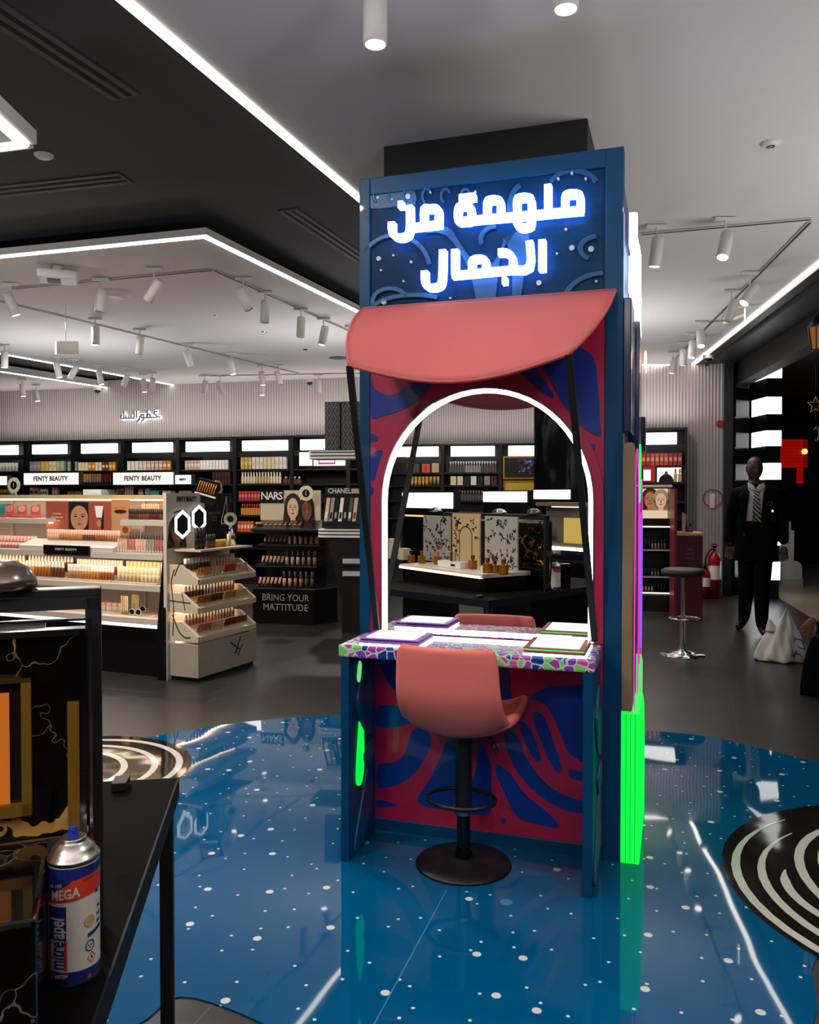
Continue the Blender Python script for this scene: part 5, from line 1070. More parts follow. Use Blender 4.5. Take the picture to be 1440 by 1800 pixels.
# ---------------------------------------------------------------- perfume deck behind the frame (the arched mirror shows it)
zd = .905
def mp(px, py, b_): return DF.mhit(px, py, b_)
xr = -.155; xl = -1.12
P_ = thing('perfume_counter', 'black perfume counter with a white lit top beyond the display frame', 'counter', DF.w(0, 0, 0), DF.rz)
MB().box(xl, .05, .782, xr, .42, zd - .03, black).build('body', P_)
dk = MB(); dk.box(xl, .045, zd - .025, xr + .02, .46, zd, mat('deck_white', '#d8ccb8', .3)); dk.build('deck', P_)
MB().box(xl, .44, zd - .03, xr, .465, zd - .015, glow('deck_edge_light', '#fff0d8', 2.5)).build('edge_light', P_)
def fpanel(p0, p1, y0, y1, label, col, motif):
    a = mp(p0, y1, .12)[0]; c = mp(p1, y1, .12)[0]; a, c = min(a, c), max(a, c); z1 = mp((p0 + p1) / 2, y0, .12)[1]; w = c - a; h = z1 - zd
    t = thing('floral_panel', label, 'panel', DF.w(c, .12, zd + .001), DF.rz + pi)
    MB().box(0, 0, 0, w, .012, h, mat('panel_' + col, {'grey': '#9a968c', 'cream': '#c0a878', 'silver': '#a8a49a'}[col], .4)).build('board', t)
    rnd = random.Random(p0); b = MB()
    for k in range(34):
        cx = rnd.uniform(.06, .94) * w; cz2 = rnd.uniform(.08, .95) * h
        if motif == 'arch' and abs(cx - w / 2) < w * .28 and cz2 < h * .75: continue
        for j in range(3): an = rnd.uniform(0, 6.28); l_ = .019; b.prism([(cx, cz2), (cx + l_ * cos(an - .35), cz2 + l_ * sin(an - .35)), (cx + 1.8 * l_ * cos(an), cz2 + 1.8 * l_ * sin(an)), (cx + l_ * cos(an + .35), cz2 + l_ * sin(an + .35))], -.001, 0, inkd)
    if motif == 'arch': b.ribbon([(w * .27, .02)] + [(w / 2 - w * .23 * cos(pi * i / 12), h * .55 + w * .23 * sin(pi * i / 12)) for i in range(13)] + [(w * .73, .02)], .008, -.001, 0, gold)
    b.build('leaf_print', t)
fpanel(745, 792, 907, 978, 'grey panel with black leaf print, left one in the arched mirror', 'grey', ''); fpanel(796, 844, 903, 978, 'cream panel with golden arch print in the arched mirror', 'cream', 'arch'); fpanel(853, 910, 908, 985, 'silver panel with black rose print, right one in the arched mirror', 'silver', '')
ambg = mat('amber_glass', '#b4701c', .08, trans=.6)
def scent(px, b_, s, label, capm, tall=1, w=.034):
    a_ = mp(px, 990, b_)[0]; t = thing('perfume_bottle', label, 'perfume', DF.w(a_, b_, zd + .001), DF.rz); s *= 1.15
    MB().box(-w / 2 * s, -w / 2 * s, 0, w / 2 * s, w / 2 * s, .045 * s * tall, ambg).build('flacon', t, bevel=.003); b = MB(); b.cyl((0, 0, .045 * s * tall), .006 * s, .006, gold, 12); b.cyl((0, 0, .051 * s * tall), .011 * s, .022 * s, capm, 14); b.build('cap', t)
for px, b_, s, lb, cm in ((724, .34, 1.1, 'square amber bottle with black front at the mirror view\'s left', black), (742, .30, 1.1, 'low amber bottle, second in the mirror view', gold), (770, .26, 1.15, 'amber bottle with pink cap before the grey panel', pk('rose')), (832, .28, 1.15, 'amber bottle with round gold cap right of the white block', gold), (858, .37, 1.2, 'tall square amber bottle left of the cluster before the silver panel', gold), (871, .33, 1.0, 'middle amber bottle of the cluster before the silver panel', pk('darkred')), (886, .36, 1.2, 'wide amber bottle right of the cluster before the silver panel', gold)):
    scent(px, b_, s, lb, cm)
for px, h_, lb in ((694, .16, 'tall cream block at the mirror view\'s left end'), (712, .09, 'short cream block beside the tall one')):
    a_ = mp(px, 990, .22)[0]; MB().box(-.035, -.035, 0, .035, .035, h_, cream).build('display_block', label=lb, cat='display block', loc=DF.w(a_, .22, zd + .001), rz=DF.rz, bevel=.002)
a0 = mp(782, 995, .30)[0]; a1 = mp(822, 995, .30)[0]; a0, a1 = min(a0, a1), max(a0, a1)
t = thing('white_plinth', 'white plinth with a small black plate before the arch print panel', 'plinth', DF.w(a1, .36, zd + .001), DF.rz + pi)
MB().box(0, 0, 0, a1 - a0, .08, .045, pk('white')).build('block', t, bevel=.002); MB().box(.06, -.002, .015, .11, 0, .03, black).build('plate', t)
t = thing('perfume_bottle', 'dark bottle pair standing on the white plinth', 'perfume', DF.w((a0 + a1) / 2, .32, zd + .047), DF.rz); MB().box(-.025, -.01, 0, -.003, .01, .06, pk('umber')).build('flacon', t); MB().box(.005, -.01, 0, .025, .01, .06, pk('grey')).build('flacon', t); MB().cyl((-.014, 0, .06), .006, .015, gold, 10).build('cap', t)
# second display right of the post in the mirror: marble board, gold flask, yellow card, lit shelf
def world_m(px, py, D):      # where the mirror shows a point at virtual depth D
    p = U(px, py, D=D); n = KF.Y; return p - 2 * (p - KF.o).dot(n) * n
c0 = world_m(962, 1000, 7.0); QF = Fr(c0.x, c0.y, -20.5)
x1 = QF.mhit(1036, 900, 0)[0]
t = thing('fragrance_stand', 'grey marble fragrance stand with a lit ledge, right of the frame post in the mirror', 'display stand', QF.o, QF.rz)
zs1 = QF.mhit(1000, 962, 0)[1]; zs2 = QF.mhit(1000, 890, 0)[1]; X0, X1 = min(0, x1), max(0, x1)
MB().box(X0 - .2, -.2, 0, X1, 0, zs1 - .12, black).build('body', t); MB().box(X0 - .2, -.2, zs1 - .12, X1, -.12, zs1, black).build('riser', t)
MB().box(X0 - .2, -.2, zs1, X1, .0, zs1 + .03, mat('ledge_stone', '#7a6a54', .3)).build('ledge', t); MB().box(X0 - .2, -.0, zs1 - .025, X1, .012, zs1 - .0, led).build('edge_light', t)
MB().box(X0 - .2, -.2, zs1 + .03, X1, -.18, zs2, mat('grey_marble', '#7c746c', .3, var=.25, bscale=6)).build('back_board', t); MB().box(X0 - .2, -.2, zs2, X1, -.05, zs2 + .03, mat('warm_beam', '#8a7058', .4)).build('canopy', t); MB().box(X0, -.06, zs2 - .012, X0 + .35, -.05, zs2 - .002, screen).build('canopy_light', t)
a_ = QF.mhit(962.5, 950, -.08)[0]; tt = thing('perfume_bottle', 'gold flask on the grey marble stand, seen in the mirror', 'perfume', QF.w(a_, -.08, zs1 + .031), QF.rz); MB().lathe([(0, 0), (.035, 0), (.04, .05), (.015, .12), (0, .12)], (0, 0, 0), gold, 16).build('flacon', tt); MB().cyl((0, 0, .12), .016, .03, black, 12).build('cap', tt)
a0 = QF.mhit(993, 950, -.1)[0]; a1 = QF.mhit(1024, 950, -.1)[0]; MB().box(0, 0, 0, abs(a1 - a0), .01, .21, glow('yellow_card', '#e0c060', .8)).build('card_sign', label='bright yellow card on the grey marble stand, seen in the mirror', cat='card', loc=QF.w(min(a0, a1), -.1, zs1 + .031), rz=QF.rz)
# silicone bottle near the can
a_ = mp(991, 1010, -.12); p = DF.w(a_[0], -.12, .7815)
p = world_m(991, 1024, (CH - .7815) * F / (1024 - 870)); t = thing('nozzle_bottle', 'slim white glue bottle with pointed nozzle on the black table', 'bottle', (p.x, p.y, .7815)); MB().lathe([(0, 0), (.011, 0), (.011, .09), (.004, .11)], (0, 0, 0), pk('white'), 16).build('bottle_body', t); MB().lathe([(.005, .108), (.0015, .135), (0, .135)], (0, 0, 0), pk('white'), 12).build('nozzle', t)

# ---------------------------------------------------------------- rear shelving and signs, only the arched mirror shows them
def munit(px0, px1, lb0, lb1, label):
    a = [MF.mhit(x, 800, .42)[0] for x in (px0, px1)]; a0, a1 = min(a), max(a); l = [MF.mhit(x, 800, .42)[0] for x in (lb0, lb1)]
    t = thing('wall_shelf_unit', label, 'shelf unit', MF.w(a0, 0, 0), MF.rz); w = a1 - a0; d = .42
    b = MB(); b.box(0, .005, 0, .03, d, 2.35, unit_black); b.box(w - .03, .005, 0, w - .002, d, 2.35, unit_black); b.box(0, .005, 0, w - .002, .03, 2.35, unit_black); b.box(0, .005, 2.32, w - .002, d, 2.35, unit_black); b.build('carcass', t)
    for z in (1.83, 1.60, 1.32, 1.0): MB().box(.03, .03, z - .03, w - .03, d - .02, z, unit_black).build('shelf', t)
    MB().box(min(l) - a0, d - .04, 2.12, max(l) - a0, d + .01, 2.30, lbox).build('light_box', t)
for a in ((600, 678, 610, 660, 'rear wall shelf unit at the far left of the mirror view'), (678, 778, 690, 771, 'rear wall shelf unit with small dark bottles, left in the mirror'), (778, 880, 793, 870, 'rear wall shelf unit with rows of dark bottles in the mirror'), (880, 985, 894, 960, 'rear wall shelf unit with the framed purple picture in the mirror')): munit(*a)
def mr(px0, px1, z, h, n, kind, cols, cap, lab, **k):
    a = sorted(MF.mhit(x, 830, .34)[0] for x in (px0, px1)); row(MF, a[0], a[1], .34, z, n, kind, h, cols, cap, lab, **k)
mr(694, 738, 1.83, .16, 8, 'box', ['black', 'smoke'], 'grey', 'box on the rear wall top shelf, mirror left'); mr(742, 757, 1.83, .16, 2, 'box', 'coral', 'pink', 'box on the rear wall top shelf'); mr(759, 774, 1.83, .17, 1, 'box', 'sand', 'gold', 'box beside the coral ones on the rear wall')
mr(790, 874, 1.83, .20, 18, 'spray', ['smoke', 'grey', 'smoke'], 'white', 'dark bottle on the rear wall top shelf'); mr(792, 875, 1.60, .16, 7, 'box', ['cream', 'black', 'white', 'black', 'grey', 'darkred'], 'white', 'framed box on the rear wall second shelf'); mr(715, 774, 1.60, .16, 9, 'vial', ['sand', 'yellow', 'kraft'], 'gold', 'gold-topped bottle on the rear wall second shelf')
mr(806, 850, 1.32, .18, 9, 'spray', 'smoke', 'grey', 'bottle on the rear wall third shelf'); mr(806, 850, 1.0, .12, 6, 'box', 'darkred', 'black', 'box on the rear wall fourth shelf')
def mcard(px0, px1, y0, y1, b_, label, m, name='picture', edge=None, cat='picture'):
    a0, z0 = MF.mhit(px0, y1, b_); a1, z1 = MF.mhit(px1, y0, b_); a0, a1 = min(a0, a1), max(a0, a1); t = thing(name, label, cat, MF.w(a1, b_, z0), MF.rz + pi)
    w, h = a1 - a0, z1 - z0; MB().box(0, 0, 0, w, .02, h, m).build('panel', t)
    if edge: b = MB(); b.ribbon([(0, 0), (w, 0), (w, h), (0, h)], .03, -.01, .02, edge, closed=True); b.build('frame', t)
    return t, w, h
t, w, h = mcard(886, 945, 803, 841, .45, 'dark framed picture of purple flowers on the rear wall', black, edge=gold)
b = MB(); rnd = random.Random(3)
for k in range(26): x, z = rnd.uniform(.05, .6) * w, rnd.uniform(.25, .95) * h; b.prism(circ(x, z, rnd.uniform(.012, .035), 7), -.003, 0, pk('purple') if k % 3 else pk('lilac'))
b.build('flowers', t)
mcard(887, 940, 846, 876, .45, 'yellow framed poster below the purple flower picture', pk('yellow'), 'poster', gold, 'poster')
def msign(px0, px1, y0, y1, D, label, txt=None):
    p0 = world_m(px0, y1, D); p1 = world_m(px1, y0, D * .985); fr_ = Fr(p0.x, p0.y, -17.9); a1, z1 = fr_.mhit(px1, y0, 0); t = thing('lightbox_sign', label, 'sign', fr_.w(max(0, a1), 0, p0.z), fr_.rz + pi); w = abs(a1); h = z1 - p0.z
    MB().box(0, -.01, 0, w, 0, h, lbox).build('lit_face', t); MB().box(-.02, 0, -.015, w + .02, .08, h + .015, unit_black).build('case', t); MB().box(.0, .0, -p0.z, w, .08, -.015, unit_black).build('stand', t)
    if txt: lettering(txt, h * .3, mat('faint_grey', '#b8b0a8', .5), t, (w / 2, -.015, h / 2), ext=.001)
msign(709, 797, 866, 892, 9.0, 'wide blank lightbox sign left in the mirror with faint lettering'); msign(851, 927, 864, 882, 9.6, 'lightbox sign in the middle of the mirror view'); msign(939, 1003, 861, 877, 10.2, 'lightbox sign right in the mirror before the dark marble')
# dark smoky marble pillar behind the visitor
sm_ = mat('smoky_marble', '#141416', .35); nt, N, p_ = nodes(sm_); n_ = noise(nt, coords(nt, .5, (2, 2, .7)), 1.6, 7, .7); r_ = N.new('ShaderNodeMapRange'); r_.inputs['From Min'].default_value = .5; r_.inputs['From Max'].default_value = .75; nt.links.new(n_, r_.inputs['Value']); nt.links.new(mixc(nt, r_.outputs[0], '#0e0e10', '#5a5c60'), p_.inputs['Base Color'])
p0 = world_m(939, 900, 11.0); p1 = world_m(1002, 900, 10.9); fr_ = Fr(p0.x, p0.y, -17.9); a1 = fr_.mhit(1002, 900, 0)[0]; MB().box(min(0, a1), -.6, 0, max(0, a1), 0, CZ, sm_).build('pillar_marble', kind='structure', loc=fr_.o, rz=fr_.rz)
# ---------------------------------------------------------------- right-hand side of the shop
wall_unit(WF, 1085, 1209, (1090, 1190), 766, 0, 'black wall shelf unit with red boxes, right of the kiosk')
def wr2(px0, px1, z, h, n, kind, cols, cap, lab, **k):
    a0 = WF.hit(px0, 820, SH)[0]; a1 = WF.hit(px1, 820, SH)[0]; row(WF, a0, a1, SH, z, n, kind, h, cols, cap, lab, rev=True, **k)
wr2(1112, 1199, 1.83, .17, 11, 'box', ['red', 'coral', 'red'], 'peach', 'box on the top shelf right of the kiosk'); wr2(1184, 1199, 1.60, .18, 2, 'spray', 'sand', 'gold', 'pale bottle on the second shelf right of the kiosk')
a0, z0 = WF.hit(1130, 849, -.38); a1, z1 = WF.hit(1152, 822, -.38)
t = thing('shelf_poster', 'small glowing white panel with red surround, right of the kiosk', 'poster', WF.w(a0, -.40, 1.601), WF.rz); MB().box(0, 0, 0, a1 - a0, .02, .22, pk('red')).build('surround', t); MB().box(.01, -.004, .02, a1 - a0 - .06, 0, .17, screen).build('lit_panel', t)
a0 = WF.hit(1158, 849, -.34)[0]; t = thing('display_dome', 'black half-dome with a red finial before a pale panel on the second shelf', 'display', WF.w(a0 + .1, -.32, 1.601), WF.rz)
MB().prism([(.1 * cos(pi * i / 14), .11 * sin(pi * i / 14)) for i in range(15)], -.05, .0, black).build('dome', t); MB().prism([(-.03, .11), (.03, .11), (.01, .15), (-.01, .15)], -.04, -.02, pk('red')).build('finial', t); MB().box(-.12, .03, 0, .2, .04, .2, screen).build('pale_panel', t)
# black make-up stand with the two-face light poster
RF = Fr(U(1186, 940, D=9.9).x, U(1186, 940, D=9.9).y, 12.0)
t = thing('make_up_stand', 'black make-up stand with a lit poster of two faces', 'display stand', RF.o, RF.rz); x0 = RF.hit(1112, 900)[0]; zt5 = RF.hit(1150, 856)[1]
MB().box(x0, .3, 0, 0, .5, zt5, black).build('back_panel', t); MB().box(x0, 0, 0, 0, .3, RF.hit(1150, 1046)[1], black).build('base', t); MB().box(-.05, .0, .2, 0, .3, zt5, black).build('side_panel', t); MB().box(x0, .28, zt5, 0, .5, zt5 + .03, cream).build('top_cap', t)
xa, z0 = RF.hit(1128, 911, .28); xb, z1 = RF.hit(1174, 859, .28)
ps_ = MB().box(xa, .27, z0, xb, .30, z1, glow('poster_glow', '#ffe0b8', .75)).build('lit_poster', t); b = MB(); gs = glow('face_glow_tan', '#c8804a', .6); gs2 = glow('face_glow_light', '#f0bc94', .7); hg = mat('hair_brown', '#4a2a1a', .6)
face(b, xa + .10, (z0 + z1) / 2 + .05, .17, .22, gs, .269, hg); face(b, xa + .23, (z0 + z1) / 2 + .04, .16, .21, gs2, .266, pk('sand')); b.build('printed_faces', ps_)
for i, y_ in enumerate((924, 965, 1012, 1040)):
    z = RF.hit(1150, y_, .1)[1]; MB().box(x0, .06, z - .025, -.05, .3, z, unit_black).build('shelf', t); MB().box(x0, .05, z - .02, -.05, .06, z - .004, screen if i in (0, 3) else mat('tester_strip', '')).build('shelf_edge', t)
    if i == 0: continue
    nm = ['', 'upper', 'middle', 'lowest'][i]; n_ = 6; row(RF, x0 + .12, -.08, .14, z, 8, ['', 'vial', 'pot', 'vial'][i], [0, .13, .09, .11][i], [['', ''], ['black', 'peach', 'rose'], ['black', 'sand', 'black'], ['cream', 'black']][i], 'black', 'product on the %s shelf of the two-face stand' % nm, rev=True, fill=.6)
# red counter
CF = Fr(U(1235, 1090, 0).x, U(1235, 1090, 0).y, 12.0); x0 = CF.hit(1190, 1000)[0]; zc5 = CF.hit(1210, 937)[1]
dred = mat('deep_red', '#4c0c1c', .35); t = thing('red_counter', 'narrow deep red counter with pale top beside the chrome stool', 'counter', CF.o, CF.rz)
MB().box(x0, 0, 0, 0, .5, zc5 - .03, dred).build('body', t, bevel=.004); MB().box(x0, -.01, zc5 - .03, .01, .5, zc5, mat('pale_wood', '#b89a60', .45)).build('top', t); xk = CF.hit(1195, 900)[0]
MB().box(x0 - .03, 0, 0, x0 - .002, .5, CF.hit(1192, 860)[1], mat('panel_red', '#7c1820', .4)).build('tall_side_panel', t); MB().box(x0 + .06, -.006, .62, -.05, 0, .85, mat('plum_print', '#3a0c28', .4)).build('print_panel', t)
for k, s in enumerate(('NEW', 'COLOUR', 'SHADES')): lettering(s, .025, mat('pale_print', '#8a7880', .5), t, (x0 / 2, -.008, .80 - .05 * k), ext=.0005)
for px, lb, c in ((1206, 'left dark bottle on the red counter\'s top', 'darkred'), (1214, 'right dark bottle on the red counter\'s top', 'purple')): o = item('spray', .05, .11, c, 'black').build('perfume_bottle', label=lb, cat='bottle', loc=CF.w(CF.hit(px, 930, .2)[0], .2, zc5 + .001), rz=CF.rz)
a_ = CF.hit(1199, 930, .12)[0]; b = MB(); b.prism([(0, 0), (.03, 0), (.05, .2), (.0, .24)], 0, .004, cream); b.build('leaflet', label='cream leaflet standing on the red counter', cat='leaflet', loc=CF.w(a_, .12, zc5 + .001), rz=CF.rz)
# fire extinguishers
def ext(px, py, h, r, lb, hz=True):
    p = U(px, py, 0); t = thing('fire_extinguisher', lb, 'fire extinguisher', (p.x, p.y, 0)); rd = mat('extinguisher_red', '#a41410', .25)
    MB().lathe([(0, 0), (r, 0), (r, h * .7), (r * .85, h * .78), (r * .4, h * .84), (r * .3, h * .86), (0, h * .86)], (0, 0, 0), rd, 24).build('cylinder', t)
    MB().lathe([(r + .001, h * .35), (r + .001, h * .6)], (0, 0, 0), pk('white'), 24).build('label_band', t)
    b = MB(); b.cyl((0, 0, h * .86), r * .28, h * .07, black, 12); b.box(-.05, -.012, h * .93, .03, .012, h * .95, black); b.box(-.04, -.012, h * .97, .03, .012, h * .99, rd); b.build('valve_handle', t)
    b = MB(); b.tube(smooth([(0, -.02, h * .9), (-.08, -.05, h * .88), (-r - .05, -.03, h * .7), (-r - .03, -.03, h * .45)], 4, False), .012, black); b.tube([(-r - .03, -.03, h * .45), (-r - .035, -.03, h * .28)], .02, black); b.build('hose', t)
ext(1256, 1052, .76, .085, 'taller red fire extinguisher against the fluted wall'); ext(1240, 1052, .48, .07, 'shorter red fire extinguisher with white label behind the red counter')
a_, z_ = WF.hit(1253, 883, -.04); t = thing('key_box', 'small white break-glass device with red ring on the fluted wall', 'alarm device', WF.w(a_, 0, z_), WF.rz); MB().box(-.04, -.04, -.08, .03, -.002, .12, pk('white')).build('body', t, bevel=.004); MB().tube([(.0 + .13 * cos(pi * i / 10), -.03, .06 + .12 * sin(pi * i / 10)) for i in range(20)], .006, red, closed=True).build('ring', t)
a_, z_ = WF.hit(1266, 745, -.04); t = thing('alarm_bell', 'red alarm sounder high on the end of the fluted wall', 'alarm', WF.w(a_, 0, z_), WF.rz); MB().cyl((0, -.06, 0), .05, .055, red, 20, 'y').build('body', t); MB().cyl((0, -.075, 0), .025, .015, red, 16, 'y').build('horn', t)
# striped light column at the shop entrance
SO = Vector((U(1345, 900, D=11.2).x, 11.2, 0)); wc = U(1373, 900, D=11.2).x - SO.x; t = thing('striped_column', 'black column with glowing white horizontal stripes at the shop entrance', 'column', SO)
MB().box(.012, .012, 0, wc - .012, .46, CZ - .05, black).build('core', t); zy = lambda y: CH + (870 - y) * 11.2 / F
sg = glow('stripe_white', '#ffffff', 2.6); ug = mat('stripe_unlit', '#3e3c3e', .3)
for (y0, y1) in ((582, 607), (637, 665), (698, 728), (757, 784), (814, 843), (871, 900), (930, 959), (988, 1020)):
    MB().box(0, 0, zy(y1), wc, .47, min(zy(y0), CZ - .06), sg).build('light_stripe', t, bevel=.004)
pe2 = Vector((SO.x - .0, SO.y + .5, 0)); n2 = Vector((pe.x + .17, pe.y + .02, 0)); w2 = (pe2 - n2).length - .02; an = atan2(pe2.y - n2.y, pe2.x - n2.x)
t = thing('striped_panel', 'dark entrance panel with dim grey horizontal bands beside the glowing column', 'panel', n2, an); MB().box(0, 0, 0, w2 - .01, .05, CZ - .33, mat('gloss_black_panel', '#0a0a0c', .12)).build('panel', t)
for (y0, y1) in ((637, 665), (698, 728), (757, 784), (814, 843), (871, 900), (930, 959), (988, 1020)): MB().box(.01, -.008, zy(y1), w2 - .02, 0, min(zy(y0), CZ - .35), ug).build('grey_band', t)
# white stepped plinth outside, red led wall, lantern, star
PO = U(1374, 1045, 0); PO = Vector((U(1374, 1045, D=12.6).x, 12.6, 0)); s_ = 12.6 / F; t = thing('white_plinth', 'white stepped column base standing in the mall beyond the entrance', 'plinth', PO)
wp = mat('plaster_white', '#b8b4b0', .6); MB().box(0, 0, 0, 38 * s_, .5, .12, mat('plinth_tile', '#a89a88', .4)).build('tiled_base', t)
b = MB(); b.box(0, .0, .12, 36 * s_, .5, .30, wp); b.prism([(0, .30), (36 * s_, .30), (34 * s_, .36), (27 * s_, .40), (0, .40)], 0, .5, wp); b.build('moulding', t); MB().box(0, .05, .40, 24 * s_, .45, .87, wp).build('shaft', t); MB().box(15 * s_, .1, .87, 21 * s_, .4, 1.0, wp).build('top_block', t)
p0 = U(1372, 850, D=17.0); p1 = U(1421, 772, D=17.0); w = p1.x - p0.x; h = p1.z - p0.z; t = thing('red_light_screen', 'glowing red grid screen far out in the mall', 'screen', p0)
MB().box(0, .03, -p0.z, w + .3, .1, h + .3, matt).build('back_board', t); b = MB(); rg = glow('red_led', '#d01008', .4); rg2 = glow('red_led_dim', '#a01010', .35)
for i in range(18):
    for j in range(14):
        if j < 5 and not 10 < i < 15: continue
        b.box(i * w / 18, 0, j * h / 14, (i + .85) * w / 18, .03, (j + .9) * h / 14, rg if i < 15 else rg2)
b.build('led_grid', t); MB().ball((w * .85, -.03, h * .72), .06, glow('warm_bulb', '#ffb060', 2)).build('warm_bulb', t)
p = U(1436, 616, D=7.4); t = thing('lantern', 'hanging metal lantern with amber glass at the right edge', 'lantern', p); u = 7.4 / F
b = MB()
for i in range(6): a = pi / 3 * i; b.bar((9 * u * cos(a), 9 * u * sin(a), 0), (15 * u * cos(a), 15 * u * sin(a), 40 * u), .012, .012, black)
b.cyl((0, 0, -.01), 9 * u, .02, black, 6); b.cyl((0, 0, 40 * u), 16 * u, .02, black, 6); b.cyl((0, 0, 40 * u + .02), 14 * u, .09, black, 6, r2=.01); b.tube([(0, 0, 40 * u + .1), (0, 0, CZ - p.z - .3)], .006, black); b.build('frame', t)
MB().cyl((0, 0, .012), 8.4 * u, 39 * u, glow('amber_pane', '#b06a20', .5), 6, r2=14 * u).build('amber_glass', t); MB().ball((0, 0, .1), .03, glow('candle', '#ffe0a0', 5), rz=.05).build('candle_light', t)
p = U(1434, 712, D=8.6); t = thing('star_ornament', 'wire star ornament on a string of tiny lights at the right edge', 'ornament', p); st_ = [(.09 * (1 if i % 2 == 0 else .42) * sin(pi / 5 * i), 0, .09 * (1 if i % 2 == 0 else .42) * cos(pi / 5 * i)) for i in range(10)]
gw = glow('gold_wire', '#a07840', .5); MB().tube(st_, .005, gw, closed=True).build('star', t); b = MB(); b.tube([(0, 0, .09), (0, 0, .5)], .003, black); b.tube([(0, 0, -.09), (.01, 0, -.2)], .003, black); b.tube([(.01 + .03 * cos(k * pi / 5), 0, -.3 + .07 * sin(k * pi / 5)) for k in range(-3, 5)], .004, gw); b.build('string', t)
# dark mall beyond

# ---------------------------------------------------------------- people
sk = mat('skin_dark', '#3c241a', .5, bump=.05); suit = mat('suit_black', '#060608', .9, spec=.1, bump=.1, bscale=300); shoe = mat('shoe_black', '#080808', .3)
def skinmesh(nodes_, edges_, extra=(), voxel=.012, name='body', levels=2):
    """one continuous body surface from joints with radii, plus shaped pieces fused into it"""
    me = bpy.data.meshes.new('sk'); me.from_pydata([n_[0] for n_ in nodes_], edges_, []); o = bpy.data.objects.new('sk', me); COL.objects.link(o)
    sm_ = o.modifiers.new('skin', 'SKIN'); sm_.use_smooth_shade = True
    for i, n_ in enumerate(nodes_): r = n_[1]; me.skin_vertices[0].data[i].radius = r if isinstance(r, tuple) else (r, r); me.skin_vertices[0].data[i].use_root = (i == 0)
    sd = o.modifiers.new('s', 'SUBSURF'); sd.levels = levels; sd.render_levels = levels
    dg = bpy.context.evaluated_depsgraph_get(); m1 = bpy.data.meshes.new_from_object(o.evaluated_get(dg)); bpy.data.objects.remove(o)
    vs = [tuple(v.co) for v in m1.vertices]; fs = [tuple(p_.vertices) for p_ in m1.polygons]
    for bb in extra: n0 = len(vs); vs += [tuple(v) for v in bb.v]; fs += [tuple(k + n0 for k in f) for f in bb.f]
    m2 = bpy.data.meshes.new('b'); m2.from_pydata(vs, [], fs); o = bpy.data.objects.new('b', m2); COL.objects.link(o)
    r = o.modifiers.new('r', 'REMESH'); r.mode = 'VOXEL'; r.voxel_size = voxel; r.use_smooth_shade = True; s = o.modifiers.new('c', 'SMOOTH'); s.factor = .5; s.iterations = 2
    m3 = bpy.data.meshes.new_from_object(o.evaluated_get(bpy.context.evaluated_depsgraph_get())); bpy.data.objects.remove(o); m3.name = name; return m3
def hand(M, curl=.5, s=1):
    """palm and five fingers hanging along -z from the wrist; M places it, thumb towards +x"""
    out = []; b = MB(); b.T = M; b.lathe([(0, -.085), (.020, -.084), (.036, -.075), (.040, -.05), (.032, -.015), (.026, 0), (0, .005)], (0, 0, 0), sk, 12, sy=.42); out.append(b)
    for x, l in ((-.029, .060), (-.010, .075), (.009, .082), (.028, .074)):
        b = MB(); b.T = M; p = Vector((x, 0, -.078)); P = [p + Vector((0, 0, .02)), p]; a = 0
        for k, f in enumerate((.45, .3, .25)): a += curl * (.5 if k == 0 else .7); p = p + Vector((x * .12, -l * f * sin(a), -l * f * cos(a))); P.append(p)
        b.tube(P, .009, sk, 8, rad=[.010, .0098, .0090, .0082, .0070]); b.ball(P[-1], .0068, sk, 8); out.append(b)
    b = MB(); b.T = M; P = [Vector((.026, 0, -.025)), Vector((.045, -.008, -.045)), Vector((.056, -.018, -.070)), Vector((.058, -.026, -.092))]; b.tube(P, .01, sk, 8, rad=[.014, .0125, .011, .0085]); b.ball(P[-1], .0083, sk, 8); out.append(b)
    return out
def head(M):
    b = MB(); b.T = M
    def fn(u, v):
        th = 2 * pi * u; ph = pi * v; sp_ = sin(ph) ** .8 if ph < pi else 0; x = .078 * sp_ * cos(th); y = .098 * sp_ * sin(th); z = .122 * cos(ph)
        if z < -.02: k = 1 - .22 * min(1, ((-.02 - z) / .1) ** 1.5); x *= k; y *= (1 - .10 * min(1, (-.02 - z) / .1)) if y < 0 else k
        if y < 0:
            y += .012 * math.exp(-((abs(x) - .032) ** 2) / .00025 - ((z - .012) ** 2) / .00022)      # eye sockets
            y -= .009 * math.exp(-((z - .036) ** 2) / .0002) * (1 if abs(x) < .05 else 0)            # brow
            y -= .030 * math.exp(-(x ** 2) / .00016) * max(0, min(1, (.03 - z) / .055)) * (1 if z > -.036 else math.exp(-((z + .036) ** 2) / .00008))
            y -= .009 * math.exp(-(x ** 2) / .0007 - ((z + .062) ** 2) / .00012); y -= .010 * math.exp(-(x ** 2) / .0006 - ((z + .105) ** 2) / .0003)
        return (x, y, z)
    b.grid(fn, 40, 28, sk)
    e = MB(); e.T = M
    for s in (-1, 1): e.lathe([(0, -.03), (.014, -.026), (.021, -.005), (.022, .012), (.014, .028), (0, .030)], (s * .078, .012, 0), sk, 10, sx=.35)
    return [b, e]
mo = U(1327, 1111, 0); MAN = thing('person', 'bald person in black suit, white shirt and striped tie walking by the entrance', 'person', (mo.x, mo.y, 0), -.38)
